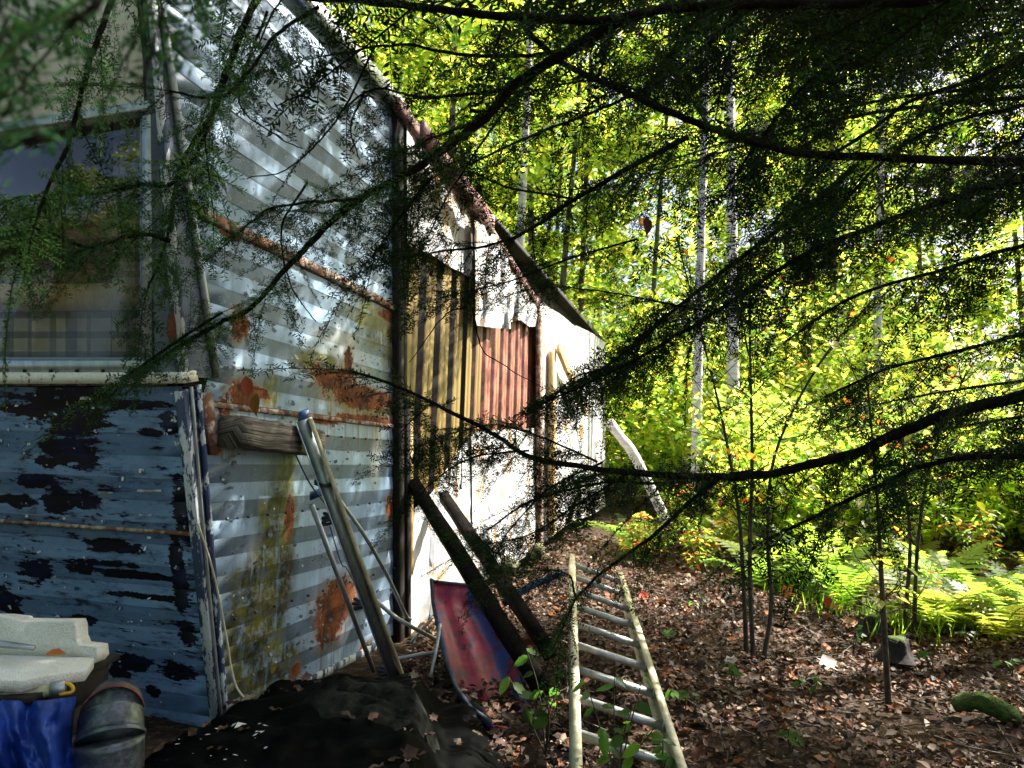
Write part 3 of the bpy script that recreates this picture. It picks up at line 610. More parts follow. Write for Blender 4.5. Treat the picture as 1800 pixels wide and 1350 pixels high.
sheet('white_sheet', ([(715, 205), (770, 285), (826, 372)], [(716, 430), (760, 448), (780, 462), (800, 474), (812, 478), (824, 488), (830, 470)]), MAT['whitesheet'], .05, .03)
sheet('white_sheet', ([(831, 385), (865, 405), (893, 455)], [(836, 572), (865, 576), (898, 578)]), MAT['whitesheet'], .09, .03, ph=1.0)
sheet('white_sheet', ([(894, 458), (925, 490), (947, 538)], [(898, 566), (915, 562), (930, 574), (941, 574)]), MAT['whitesheet'], .06, .03, ph=2.0)
sheet('lower_sheet', ([(722, 900), (760, 866), (800, 800), (831, 762)], [(722, 1135), (760, 1080), (800, 1055), (832, 1030)]), MAT['whitesheet'], .0, .03, ph=.5)
sheet('lower_sheet', ([(829, 760), (880, 756), (946, 752)], [(832, 1030), (890, 1000), (948, 962)]), MAT['whitesheet'], .03, .04, ph=2.5)
sheet('end_sheet', ([(946, 530), (985, 552), (1012, 575)], [(946, 962), (980, 935), (1012, 915)]), MAT['whitesheet'], .04, .03, ph=1.5)
sheet('end_sheet', ([(1012, 572), (1040, 585), (1064, 602)], [(1012, 915), (1040, 905), (1064, 890)]), MAT['whitesheet'], .05, .03, ph=3.5)
strip('jamb', [S(949, 545, .10), S(949, 960, .10), S(955, 960, .10), S(955, 545, .10)], N, .05, MAT['rust_trim'], shed)
strip('jamb', [S(972, 620, .12), S(972, 940, .12), S(978, 940, .12), S(978, 612, .12)], N, .06, MAT['tanwood'], shed)
timber('brace', S(982, 612, .16), S(1030, 725, .16), .14, .05, MAT['tanwood'], N, shed)
for (a, b, o_) in (((702, 178), (785, 292), .08), ((783, 283), (864, 402), .10), ((862, 398), (950, 536), .08)):
    pa, pb = S(*a, o_), S(*b, o_); MB().slab([pa-UP*.06, pb-UP*.06, pb+UP*.03, pa+UP*.03], N, .04).obj('fascia_board', MAT['pinkwood'], shed)
for (a, b, o_) in (((745, 225), (800, 300), .20), ((800, 296), (870, 392), .22)):
    pa, pb = S(*a, o_), S(*b, o_); MB().slab([pa-UP*.10, pb-UP*.10, pb+UP*.06, pa+UP*.06], N, .03).obj('eave_board', MAT['pinkwood'], shed)
m = MB(); m.tube([S(832, 380, .12), S(834, 470, .12), S(834, 570, .12)], .012, 6); m.obj('hanging_wire', MAT['darkwood'], shed)

# ------------------------------------------------------------------ things by the wall
def ring(c, n, r, k=10):
    a = unit(np.cross(n, UP if abs(n @ UP) < .9 else np.array([1., 0, 0]))); b = np.cross(n, a); return [c+a*r*math.cos(t)+b*r*math.sin(t) for t in np.linspace(0, 2*math.pi, k+1)]
# step ladder frame leaning on the wall
sl_top = S(531, 738, .16); sl_bot = G(697, 1196, 0.0)
lad = empty('leaning_ladder', sl_bot, 'half of a folding aluminium ladder leaning on the grey timber block', 'ladder')
t = unit(sl_bot-sl_top); sd = unit(np.cross(unit(CAM-sl_top), t)); sd = sd if sd[0] > 0 else -sd; fr = np.cross(sd, t)
m = MB(); m.box(sl_top-sd*.035, t*np.linalg.norm(sl_bot-sl_top), sd*.006, -fr*.05); m.box(sl_top-sd*.029-fr*.012, t*np.linalg.norm(sl_bot-sl_top), sd*.055, -fr*.004); m.obj('rail', MAT['alu'], lad); m = MB(); m.box(sl_top+sd*.026, t*np.linalg.norm(sl_bot-sl_top), sd*.022, -fr*.05)
m.obj('rail_flange', MAT['cream'], lad)
m = MB()
for f in (.06, .13, .36, .55, .77, .95): c = sl_top+t*f*np.linalg.norm(sl_bot-sl_top)+sd*.038; m.tube([c, c+fr*.006], .009, 8)
m.obj('rivets', MAT['rope'], lad, kind='stuff')
r0, r1 = S(548, 888, .28), G(657, 1180)
m = MB(); m.tube([r0, (r0+r1)/2, r1], .013, 8); m.obj('rear_rail', MAT['alu'], lad)
m = MB(); m.tube(spline([S(592, 872, .22), S(640, 940, .30), S(680, 1010, .30), S(712, 1078, .28), S(722, 1090, .3)], 5), .011, 8); m.obj('curved_brace', MAT['alu'], lad)
m = MB(); m.tube(spline([P(652, 1048, 4.05), P(700, 1088, 4.15), P(770, 1126, 4.3)], 4), .012, 8); m.obj('straight_brace', MAT['alu_ladder'], lad)
m = MB(); m.tube([S(519, 776, .12), P(545, 795, 3.6), P(557, 803, 3.55)], .013, 8); m.obj('hook', MAT['alu_ladder'], lad)
for (x, y, dd, r) in ((578, 912, 3.62, .035), (632, 1062, 3.8, .038), (676, 1180, 3.95, .032)):
    m = MB(); c = P(x, y, dd)
    for k in range(3): cc = c+np.array([0, 0, (k-1)*.016]); m.tube(spline(ring(cc, unit([.4*(k-1), .3, 1]), r*(1-.12*k), 12), 2), .009, 6, False)
    m.obj('hinge_bracket' if k == 9 else 'rope_coil', MAT['rope'], lad)
m = MB()
for k in range(3): m.tube(spline([P(553, 845+k*3, 3.55), P(570, 852+k*2, 3.47), P(586, 846+k*3, 3.55), P(568, 842+k*3, 3.62), P(553, 845+k*3, 3.55)], 3), .004, 5, False)
m.tube(spline([P(520, 800, 3.6), P(545, 850, 3.6), P(575, 890, 3.62)], 5), .004, 5); m.tube(spline([P(580, 925, 3.62), P(600, 990, 3.72), P(610, 1000, 3.75), P(632, 1045, 3.8)], 5), .003, 5)
m.obj('tie_rope', MAT['rope'], lad)
m = MB(); m.box(P(545, 880, 3.62), sd*.07, UP*.03, fr*.05); m.box(S(524, 748, .1), sd*.05, UP*.06, fr*.05); m.obj('end_cap', MAT['bluepl'], lad)
# white sticks on the ground
for lab, a, b, r in (('short white stick standing slantwise beside the red sled', P(774, 1096, 3.9), P(757, 1190, 3.75), .010), ('long white pole lying on leaves between ladder foot and sled', P(690, 1160, 3.95), P(778, 1146, 4.05), .012), ('thin pale stick crossing behind the top of the sled', P(722, 1130, 4.5), P(762, 1084, 4.55), .010)):
    V, F = tube(spline([a, (a+b)/2+np.array([.004, 0, .006]), b], 4), r, 8); tag(obj('stick', V, F, MAT['alu_ladder']), lab, 'stick', 'pale sticks by the sled')
# sled
def sled():
    Lp = np.array([(757, 1022), (760, 1062), (772, 1120), (784, 1165), (800, 1210), (826, 1248), (860, 1274)], float); Rp = np.array([(836, 1030), (862, 1075), (888, 1120), (908, 1165), (920, 1205), (922, 1245), (900, 1280)], float)
    nv, nu = 25, 15; V = []; UV = []
    tt = np.linspace(0, 1, nv); q = np.linspace(0, 1, len(Lp))
    Lc = np.stack([np.interp(tt, q, Lp[:, k]) for k in (0, 1)], -1); Rc = np.stack([np.interp(tt, q, Rp[:, k]) for k in (0, 1)], -1)
    for j in range(nv):
        d = 4.35-1.2*tt[j]; a, b = P(*Lc[j], d), P(*Rc[j], d+.12); n = unit(np.cross(b-a, P(*Lc[min(j+1, nv-1)], d-.03)-P(*Lc[max(j-1, 0)], d+.03)))
        if n @ (CAM-a) < 0: n = -n
        for i in range(nu):
            u = i/(nu-1); e = min(u, 1-u); ev = min(tt[j], 1-tt[j])*2.2; h = -.09*min(1, e/.13)*min(1, ev/.13)
            if .13 < e: h += .008*math.cos((u-.5)*math.pi*2*3.0)*min(1, ev/.3)
            if e < .04: h += .012
            V.append(a+(b-a)*u+n*h); UV.append((u*.35, tt[j]))
    F = [[j*nu+i, j*nu+i+1, (j+1)*nu+i+1, (j+1)*nu+i] for j in range(nv-1) for i in range(nu-1)]
    root = empty('plastic_sled', G(860, 1290), 'worn red and blue plastic sled standing tilted behind the black tarp', 'sled')
    o = obj('shell', V, F, MAT['sled'], root, uv=UV, smooth=True); md = o.modifiers.new('thick', 'SOLIDIFY'); md.thickness = .008; md.offset = 0
    rim = [V[j*nu] for j in range(nv-1, -1, -1)]+[V[i] for i in range(1, nu)]+[V[j*nu+nu-1] for j in range(1, nv)]
    VV, FF = tube(rim, .011, 8); obj('rim', VV, FF, MAT['rope'], root, smooth=True, uv=VV[:, :2])
sled()
# leaning dark beams
o = timber('beam', S(728, 852, .06), P(955, 1215, 3.55), .115, .09, MAT['charwood'], N); tag(o, 'long dark timber beam leaning from the post down over the sled', 'beam', 'dark beams leaning together')
o = timber('beam', S(780, 872, .08), P(968, 1150, 4.0), .085, .08, MAT['charwood'], N); tag(o, 'shorter dark beam leaning on the white sheet behind the long one', 'beam', 'dark beams leaning together')
V, F = tube(spline([P(884, 1062, 4.5), P(930, 1032, 4.55), P(992, 1006, 4.65)], 5), .022, 10); tag(obj('pipe', V, F, MAT['bluepl']), 'dark blue plastic pipe resting on the leaning beams', 'pipe')
# ladder lying in the leaves
lroot = empty('fallen_ladder', G(1100, 1330), 'aluminium ladder with ribbed rungs lying tilted on the leaf litter', 'ladder')
La, Lb = P(1006, 1400, 2.35), P(1002, 985, 5.2); Ra, Rb = P(1236, 1480, 2.20), P(1092, 1018, 5.1)
def rail(a, b, side, mat):
    t = unit(b-a); wv = unit(Ra-La); wv = unit(wv-t*(wv @ t)); nv = np.cross(t, wv); nv = nv if nv[2] > 0 else -nv; L = np.linalg.norm(b-a)
    m = MB(); m.box(a-wv*.004-nv*.045, t*L, wv*.008, nv*.09); m.box(a-wv*(.004 if side > 0 else .030)+nv*.0455, t*L, wv*.034, nv*.006); m.box(a-wv*(.004 if side > 0 else .030)-nv*.0515, t*L, wv*.034, nv*.006)
    m.obj('rail', mat, lroot)
rail(La, Lb, 1, MAT['cream']); rail(Ra, Rb, -1, MAT['cream'])
rv = [(1143, 1023, 1350, 1311), (1177, 1019, 1311, 1242), (1162, 1018, 1247, 1188), (1146, 1016, 1188, 1143), (1137, 1015, 1149, 1103), (1128, 1014, 1115, 1075), (1116, 1010, 1081, 1036), (1105, 1008, 1052, 1008), (1097, 1006, 1026, 990)]
def rung_mesh(a, b):
    t = unit(b-a); u = unit(np.cross(t, UP)); v = np.cross(u, t); n = 18; V = []
    for c in (a, b):
        for k in range(n): th = 2*math.pi*k/n; r = .0185*(1 if k % 2 else .88); V.append(c+u*r*math.cos(th)+v*r*math.sin(th))
    return V, [[k, (k+1) % n, n+(k+1) % n, n+k] for k in range(n)]+[list(range(n))[::-1], list(range(n, 2*n))]
for i in range(10):
    f = (i+.42)/9.7
    V, F = rung_mesh(La+(Lb-La)*f, Ra+(Rb-Ra)*f); obj('rung', V, F, MAT['alu_ladder'], lroot)
    a_, b_ = La+(Lb-La)*f, Ra+(Rb-Ra)*f
    for q in (.03, .95): V, F = tube([a_+(b_-a_)*q, a_+(b_-a_)*(q+.022)], .024, 12); obj('rung_collar', V, F, MAT['alu'], lroot)
# black tarp over a low pile; its flat right part paints in deep shade
def drape(name, x0, x1, y0, y1, hf, mat, nx=44, ny=36, parent=None):
    X, Y = np.meshgrid(np.linspace(x0, x1, nx), np.linspace(y0, y1, ny)); Z = hf(X, Y); V = np.stack([X, Y, Z], -1).reshape(-1, 3)
    F = np.array([[j*nx+i, j*nx+i+1, (j+1)*nx+i+1, (j+1)*nx+i] for j in range(ny-1) for i in range(nx-1)])
    return obj(name, V, F, mat, parent, smooth=True, uv=V[:, :2])
def fbm(X, Y, k, seed=0.0, ridge=False):
    f = lambda x, y: mnoise.fractal(Vector((x*k, y*k, seed)), 1.1, 2.1, 3)
    Z = np.vectorize(f)(X, Y); return (1-2*np.abs(Z)) if ridge else Z
def bumpn(X, Y, k=1.0): return .012*fbm(X, Y, 2.2, 1.7)+.017*(fbm(X*.7+Y*.7, Y*1.9-X*.8, 2.6, 4.2, True)-.5)+.010*(fbm(X*1.6-Y*.9, Y*.7+X*.8, 4.4, 9.2, True)-.5)
def tarp_h(X, Y):
    e = np.clip(np.minimum(np.minimum(X+1.42-.22*(Y-2.1), .20-.12*(Y-2)-X), np.minimum(Y-1.3, 3.48-Y+.35*(X+.8)))/.22, 0, 1); e = e*e*(3-2*e)
    hx = np.clip((-.10-.12*(Y-2)-X)/.16, 0, 1); hx = hx*hx*(3-2*hx); return -.05+e*(.10+.16*hx+.05*np.exp(-((X+.62)**2+(Y-2.9)**2)/.05))+bumpn(X, Y)*(.4+e)
o = drape('tarpaulin', -1.5, 0.32, 1.25, 3.55, tarp_h, MAT['blacktarp'], 110, 140); tag(o, 'crumpled black tarpaulin spread over a low pile at the trailer corner, its flat right part standing in for shade', 'tarp')
def cloth_h(X, Y):
    r = ((X+.50)/.25)**2+((Y-2.84)/.15)**2+.5*fbm(X, Y, 9, 8.1); return tarp_h(X, Y)-.02+.032*np.clip(1.6-r, 0, .9)+.022*np.clip(1.4-r, 0, 1)*fbm(X*.5, Y*3.0, 6, 3.3, True)+.03*np.clip(1.2-r, 0, 1)*np.clip((Y-2.8)/.08, 0, 1)
o = drape('cloth', -.80, -.20, 2.64, 3.04, cloth_h, MAT['cloth'], 64, 44); tag(o, 'grey mouldy cloth crumpled on top of the black tarpaulin', 'cloth')
k = 60; x = rng.uniform(-1.2, .1, k); y = rng.uniform(2.1, 3.3, k); z = np.array([float(tarp_h(np.array([a]), np.array([b]))[0]) for a, b in zip(x, y)])+.012; a = rng.uniform(0, 6.28, k)
V, F = scatter(LOBE*np.array([1, 1, 1.6]), LOBEF, np.stack([x, y, z], -1), frames(np.stack([np.cos(a), np.sin(a), rng.normal(0, .2, k)], -1), np.stack([rng.normal(0, .3, k), rng.normal(0, .3, k), np.ones(k)], -1)), rng.uniform(.03, .07, k))
o = obj('leaf_scatter', V, F, MAT['litter'], tint=np.repeat(leafcols(k, LIT[:8], .3)*.7, len(LOBE), 0)); o['kind'] = 'stuff'; o['label'] = 'dead leaves lying on the black tarpaulin'; o['category'] = 'leaves'
m = MB()
for i in range(44):
    x = rng.uniform(-1.22, -.80); y = rng.uniform(2.33, 2.66); L = rng.choice([.008, .014, .02, .05], p=[.4, .3, .25, .05]); a = rng.normal(.5, .3); p = np.array([x, y, 0]); q = p+np.array([math.cos(a), math.sin(a), 0])*L; w_ = np.array([-math.sin(a), math.cos(a), 0])*L*.22
    Vq = [p-w_*.3, p+(q-p)*.5-w_, q, p+(q-p)*.4+w_]; Vq = [v+UP*(float(tarp_h(v[0], v[1]))+.006) for v in Vq]; m.add(Vq, [[0, 1, 2, 3]])
o = m.obj('paint_chips', MAT['fleck']); o['kind'] = 'stuff'; o['label'] = 'white paint chips scattered on the black tarpaulin'; o['category'] = 'paint chips'
pts = [S(348, 920, .06), S(376, 1010, .06), S(398, 1120, .07), S(410, 1190, .10), P(428, 1225, 3.0), P(470, 1255, 2.95), P(505, 1262, 2.9), P(530, 1292, 2.75), P(555, 1302, 2.7), P(580, 1292, 2.75)]
V, F = tube(spline(pts, 6), .0045, 6); tag(obj('cord', V, F, MAT['cord']), 'thin pale cord hanging from the trailer corner onto the black tarpaulin', 'cord')
# left heap
crate = empty('crate', (-1.95, 2.45, 0), 'dark wooden crate in shadow under the foam piece', 'crate')
for i in range(4):
    m = MB(); m.box((-2.6, 2.28, .02+i*.095), (1.12, 0, 0), (0, .02, 0), (0, 0, .085)); m.obj('plank', MAT['darkwood'], crate)
    m = MB(); m.box((-1.50, 2.30, .02+i*.095), (0.02, 0, 0), (0, .45, 0), (0, 0, .085)); m.obj('plank', MAT['darkwood'], crate)
m = MB(); m.box((-2.6, 2.28, .402), (1.14, 0, 0), (0, .5, 0), (0, 0, .02)); m.obj('top_board', MAT['darkwood'], crate)
def foam():
    dd = 2.48; out = [(-60, 1082), (0, 1086), (32, 1087), (34, 1092), (80, 1093), (128, 1093), (133, 1100), (132, 1122), (140, 1134), (170, 1138), (172, 1158), (165, 1168), (140, 1173), (90, 1172), (76, 1174), (20, 1171), (-60, 1168)]
    fp = [P(x+rng.normal(0, .8), y+rng.normal(0, .8), dd) for x, y in out]; n = unit(np.array([.1, -1, .1])); m = MB(); m.slab(fp, n, .09)
    root = empty('foam_piece', P(60, 1174, dd), 'broken white foam block with a step cut, lying on a crate', 'foam'); m.obj('back_wall', MAT['foam'], root)
    V = [P(x, y, d_) for x, y, d_ in ((-60, 1165, dd-.02), (74, 1172, dd-.02), (138, 1171, dd-.02), (166, 1160, dd-.02), (150, 1188, 2.32), (70, 1176, 2.25), (40, 1196, 2.2), (-60, 1190, 2.2))]
    V = [np.array([v[0], v[1], .47]) for v in V]; MB().slab(V, UP, .035).obj('ledge', MAT['foam'], root)
foam()
o = MB().slab([P(-40, 1118, 2.36), P(62, 1134, 2.36), P(56, 1142, 2.34), P(-40, 1134, 2.34)], unit([0, -1, .6]), .012).obj('tin_tray', MAT['alu']); tag(o, 'shallow tin tray lying in front of the foam block', 'tray')
hose = empty('hose_roll', P(50, 1212, 2.2), 'pale ribbed hose length lying above the blue tarpaulin', 'hose')
a, b = P(-60, 1240, 2.18), P(112, 1208, 2.28); k = 34; pp = np.array([a+(b-a)*i/k for i in range(k+1)]); rr = .022*np.where(np.arange(k+1) % 4 == 0, .88, 1.0)
V, F = tube(pp, rr, 12); obj('tube', V, F, MAT['hose'], hose)
V, F = tube([b-(b-a)*.14, b+(b-a)*.02], .0235, 12); obj('sleeve', V, F, MAT['alu'], hose)
V, F = tube(spline([P(60, 1201, 2.26), P(100, 1199, 2.28), P(124, 1204, 2.28), P(127, 1216, 2.27), P(105, 1221, 2.26)], 5), .006, 8); tag(obj('hook', V, F, MAT['yellow']), 'small yellow plastic hook at the end of the ribbed hose', 'hook')
def btarp():
    nx, ny = 70, 60; V = []; 
    for j in range(ny):
        for i in range(nx):
            u, v = i/(nx-1), j/(ny-1); x = -30+u*165-8*math.sin(v*5); y = 1222+v*230+10*math.sin(u*3); d = 2.13-.24*v+.035*math.sin(u*13+v*4)+.022*math.sin(u*27-v*9)+.03*math.sin(v*8+u*5)+.03*(1-2*abs(mnoise.noise(Vector((u*4.5+v*2, v*3.5-u*2, 3)))))+.012*mnoise.noise(Vector((u*14, v*14, 7)))+(.10*max(0, u-.85)/.15)
            V.append(P(x*1.0-20*(1-u), y, d))
    return obj('blue_tarpaulin', V, [[j*nx+i, j*nx+i+1, (j+1)*nx+i+1, (j+1)*nx+i] for j in range(ny-1) for i in range(nx-1)], MAT['bluetarp'], smooth=True)
tag(btarp(), 'bright blue tarpaulin bunched up below the ribbed hose', 'tarp')
def stovepipe():
    root = empty('stove_pipe', G(180, 1500), 'galvanised stove pipe elbow with a rusty band beside the blue tarpaulin', 'pipe')
    base = P(186, 1470, 2.15); 
    def seg(name, a, b, ra, rb, mat, n=24):
        V, F = tube([a+(b-a)*f for f in (0, .06, .5, .94, 1)], [ra*1.02, ra, (ra+rb)/2, rb, rb*1.02], n); return obj(name, V, F, mat, root, smooth=True)
    p0, p1, p2, p3 = P(190, 1480, 2.15), P(194, 1300, 2.20), P(196, 1262, 2.25), P(200, 1238, 2.40)
    r = .096
    seg('pipe_section', p0, p1, r, r, MAT['galv']); seg('pipe_section', p1+(p2-p1)*.04, p2, r*.985, r*.97, MAT['galv']); 
    V, F = tube([p2+(p3-p2)*f for f in (0, .25)], [r*.985, r*.985], 24, False); obj('rust_band', V, F, MAT['rustband'], root, smooth=True)
    V, F = tube([p2+(p3-p2)*.05, p3, p3+(p3-p2)*.35], [r*.97, r*.90, r*.7], 24); obj('elbow', V, F, MAT['galv'], root, smooth=True)
    V, F = tube([p1-(p1-p0)*.01, p1+(p2-p1)*.12], r*1.045, 24, False); obj('seam_ring', V, F, MAT['galv'], root, smooth=True)
stovepipe()
# rocks, stump, mossy log, birch log, red leaves
def blob(c, rad, mat, name, sub=2, jit=.13, squash=(1, 1, .7)):
    import bmesh
    bm = bmesh.new(); bmesh.ops.create_icosphere(bm, subdivisions=sub, radius=1); V = np.array([v.co for v in bm.verts]); F = [[v.index for v in f.verts] for f in bm.faces]; bm.free()
    V = V*(1+jit*np.sin(V[:, [1]]*5+rng.uniform(0, 6))+jit*rng.standard_normal((len(V), 1))*.5)*np.array(squash)*rad+np.asarray(c); return obj(name, V, F, mat, smooth=False)
tag(blob(P(890, 1000, 7.0), .13, MAT['rock'], 'rock', 1, .22, (1, .8, .9)), 'mossy greenish rock by the foot of the white sheeting', 'rock')
tag(blob(P(944, 972, 8.0), .13, MAT['rock'], 'rock', 1, .22, (.8, .8, .9)), 'yellow-stained rock under the far white sheeting', 'rock')
g0 = G(1722, 1258); V, F = tube(spline([g0+[-.10, .05, .02], g0+[0, 0, .07], g0+[.14, -.09, .01]], 6), np.r_[.02, np.full(5, .042), .046, np.full(5, .044), .02]*rng.uniform(.85, 1.15, 13), 16, True, .13); tag(obj('mossy_log', V, F, MAT['moss'], smooth=True), 'short log end covered in bright green moss on the brown leaves', 'log')
for (x, y, r, h, lab) in ((1535, 1108, .085, .12, 'low dark stump with a mossy top behind the young stems'), (1575, 1152, .08, .125, 'rotten dark stump at the foot of the twin young stems')):
    c = G(x, y); n_ = 22; th = np.linspace(0, 2*math.pi, n_, endpoint=False); rid = 1+.09*np.sin(th*7+rng.uniform(0, 6))+.05*np.sin(th*3)+rng.normal(0, .035, n_); tops = rng.uniform(.72, .98, n_); V = []
    for q, f in ((-.15, 1.75), (.08, 1.35), (.3, 1.1), (.6, 1.0), (1.0, .95)): V += [c+np.array([math.cos(t_)*r*f*k_, math.sin(t_)*r*f*k_, h*(q if q < 1 else u_)]) for t_, k_, u_ in zip(th, rid, tops)]
    F = [[i*n_+j, i*n_+(j+1) % n_, (i+1)*n_+(j+1) % n_, (i+1)*n_+j] for i in range(4) for j in range(n_)]; V.append(c+UP*h*.7); F += [[4*n_+j, 4*n_+(j+1) % n_, 5*n_] for j in range(n_)]
    root = empty('tree_stump', c, lab, 'stump'); obj('wood', V, F, MAT['darkwood'], root); V, F = tube([c+UP*h*.68, c+UP*(h*.9), c+UP*(h*.96)], [r*.75, r*.66, r*.3], 14, True, .15); obj('moss_cap', V, F, MAT['moss'], root)
V, F = tube(spline([P(1072, 742, 11.2), P(1092, 770, 11.0), P(1118, 806, 10.8), P(1185, 945, 10.4)], 4), .075, 10, True, .04); tag(obj('leaning_log', V, F, MAT['birch'], smooth=True), 'pale birch log leaning beside the far end of the shed', 'log')

# ------------------------------------------------------------------ hemlock sprays
def spray_template(L, seed, tri=True):
    """flat drooping branchlet along +x: twig axes and two ranks of needles. returns axis segments and needles"""
    r = np.random.default_rng(seed); segs = []; ND = []
    def shoot(p, a, ln, lvl):
        n = max(3, int(ln/.02)); pts = [np.array(p, float)]; ang = a
        for i in range(n):
            ang += r.normal(0, .07); st = ln/n; pts.append(pts[-1]+np.array([math.cos(ang)*st, math.sin(ang)*st, -.10*st-.35*st*(i/n)*(.5 if lvl else .6)+r.normal(0, .0012)]))
        segs.append((np.array(pts), .0016 if lvl == 0 else .0009))
        for i in range(n):
            q0, q1 = pts[i], pts[i+1]; dv = q1-q0; st = np.linalg.norm(dv); k = max(1, int(st/.0056)); h = math.atan2(dv[1], dv[0])
            for c in range(k):
                if r.random() < .12: continue
                b = q0+dv*(c+r.random()*.6)/k
                for sgn in (-1, 1):
                    ND.append((*b, h+sgn*r.normal(1.12, .16), r.uniform(.0125, .0205)*(1-.25*(lvl > 1)), r.normal(.05, .28)))
        if lvl < 2:
            sp = .024 if lvl == 0 else .02; s = 0.03 if lvl == 0 else .02; side = 1 if r.random() < .5 else -1
            while s < ln*.97:
                f = s/ln; i = min(n-1, int(f*n)); b = pts[i]+(pts[i+1]-pts[i])*(f*n-i); hd = math.atan2(*(pts[i+1]-pts[i])[[1, 0]])
                l2 = (.42*ln*(1-f*.9)*r.uniform(.5, 1.1)+.012) if lvl == 0 else (.33*ln*(1-f)*r.uniform(.4, 1.0))
                if l2 > .014 and r.random() < .88: shoot(b, hd+side*r.normal(.95, .12), l2, lvl+1)
                side = -side; s += sp*r.uniform(.7, 1.3)
    shoot((0, 0, 0), 0.0, L, 0)
    ND = np.array(ND); k = len(ND); hx, hy = np.cos(ND[:, 3]), np.sin(ND[:, 3]); ln = ND[:, 4]; wd = .0022
    b = ND[:, :3]; tip = b+np.stack([hx*ln, hy*ln, ND[:, 5]*ln], -1); mid = b+(tip-b)*.5; pv = np.stack([-hy, hx, np.zeros(k)], -1)*wd
    V = np.stack([b, mid+pv, tip, mid-pv], 1).reshape(-1, 3); F = np.arange(4*k).reshape(-1, 4)
    TV, TF = [], []
    o = len(V)
    for pts, rad in segs:
        A = np.array(pts); T = unit(np.gradient(A, axis=0)); s1 = np.stack([-T[:, 1], T[:, 0], 0*T[:, 0]], -1); rr = rad*np.linspace(1.2, .5, len(A))[:, None]
        rings = np.stack([A+s1*rr, A+np.array([0, 0, 1])*rr, A-s1*rr*1.0-np.array([0, 0, 1])*rr*.3], 1); nb = o+sum(len(x) for x in TV); TV.append(rings.reshape(-1, 3))
        for i in range(len(A)-1):
            for j in range(3): TF.append([nb+3*i+j, nb+3*i+(j+1) % 3, nb+3*i+3+(j+1) % 3, nb+3*i+3+j])
    nt_ = sum(len(x) for x in TV)
    return np.vstack([V]+TV), np.vstack([F, np.array(TF)]), k
SPR = [spray_template(L, 40+i) for i, L in enumerate((.16, .20, .24, .28, .32))]
NEED = [(0.011, 0.030, 0.008), (0.018, 0.044, 0.010), (0.008, 0.022, 0.007), (0.026, 0.058, 0.013)]
def build_sprays(items, tk=1.0):  # last argument brightens needle colour, painting light onto chosen boughs
    """items: (pos, dir, normal, scale) -> arrays"""
    Vs, Fs, Ts = [], [], []; b = 0
    for (p, d_, n_, ti, sc) in items:
        tv, tf, k = SPR[ti]; fr = frames(np.asarray(d_)[None], np.asarray(n_)[None])[0]
        V = (tv @ fr.T)*sc+p; Vs.append(V); Fs.append(tf+b); b += len(V)
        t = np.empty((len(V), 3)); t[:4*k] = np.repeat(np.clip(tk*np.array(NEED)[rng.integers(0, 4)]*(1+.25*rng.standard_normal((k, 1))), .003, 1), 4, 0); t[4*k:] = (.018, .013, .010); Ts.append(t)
    return np.vstack(Vs), np.vstack(Fs), np.vstack(Ts)
NTRI = [0]; DENS = 1.25; SCK = 1.38
def limb(tree, path, r0, r1, n, sc=(.7, 1.3), f0=0.0, f1=1.0, up=(-.9, .5), tis=(0, 5), taper=1.0, spread=1.0, parts=('limb', 'needles'), bark=None, normbias=(0, 0, 1.0), tk=1.0, dens=1.0, sck=None):
    """one limb (tube) carrying n drooping needle sprays as its sub-part"""
    p = spline(path, 8); k = len(p); cum = np.r_[0, np.cumsum(np.linalg.norm(np.diff(p, axis=0), axis=1))]; cum /= cum[-1]
    p = p+np.cumsum(rng.normal(0, .0025, p.shape), 0)*np.minimum(1, np.linspace(0, 4, k))[:, None]*.5
    V, F = tube(p, r0+(r1-r0)*cum, 7 if r0 > .006 else 5, True, .06)
    lo = obj(parts[0], V, F, bark or MAT['bark'], tree, smooth=True)
    items = []; n = int(n*DENS*dens)
    for i in range(n):
        f = f0+(f1-f0)*(i+rng.random())/n; pos = np.array([np.interp(f, cum, p[:, a]) for a in range(3)]); j = min(k-2, int(np.searchsorted(cum, f))); T = unit(p[min(j+1, k-1)]-p[max(j-1, 0)])
        side = unit(np.cross(T, UP)); vv = np.cross(side, T); a = rng.uniform(*up); sg = 1 if i % 2 else -1
        perp = side*sg*math.cos(a)*spread+vv*math.sin(a); d_ = unit(T*rng.uniform(.35, .95)+perp*rng.uniform(.6, 1.0)+UP*rng.uniform(-.35, .05))
        nr = unit(rng.normal(0, .55, 3)+np.array(normbias)); s_ = (sck or SCK)*rng.uniform(*sc)*(1-(1-taper)*f)
        items.append((pos, d_, nr, int(rng.integers(*tis)), s_))
    if n:
        items.append((p[-1], unit(p[-1]-p[-3]), unit(rng.normal(0, .3, 3)+np.array(normbias)), tis[1]-1, sc[1]*.9))
        V, F, T_ = build_sprays(items, tk); NTRI[0] += len(F)*2
        obj(parts[1], V, F, MAT['needle'], lo, tint=T_, kind='stuff')
    return lo
def PX(pts, d0, d1): return [P(x, y, d0+(d1-d0)*i/max(1, len(pts)-1)) for i, (x, y) in enumerate(pts)]
HT = np.array([2.55, 1.75, 0.0])
hem = empty('hemlock_tree', HT, 'dark hemlock whose long limbs sweep across the whole view', 'tree')
V, F = tube([HT+UP*z for z in (-.1, .5, 1.5, 3, 5, 7, 9)], [.20, .16, .145, .13, .11, .08, .04], 12, True, .04); obj('trunk', V, F, MAT['bark_tree'], hem, smooth=True)
def hl(pts, d0, d1, r0, r1, n, root=None, **k):
    path = PX(pts, d0, d1); k.setdefault('dens', .74); k.setdefault('sck', 1.12)
    if root is not None: path = [np.array([HT[0]-.05, HT[1], root])]+path
    return limb(hem, path, r0, r1, n, **k)
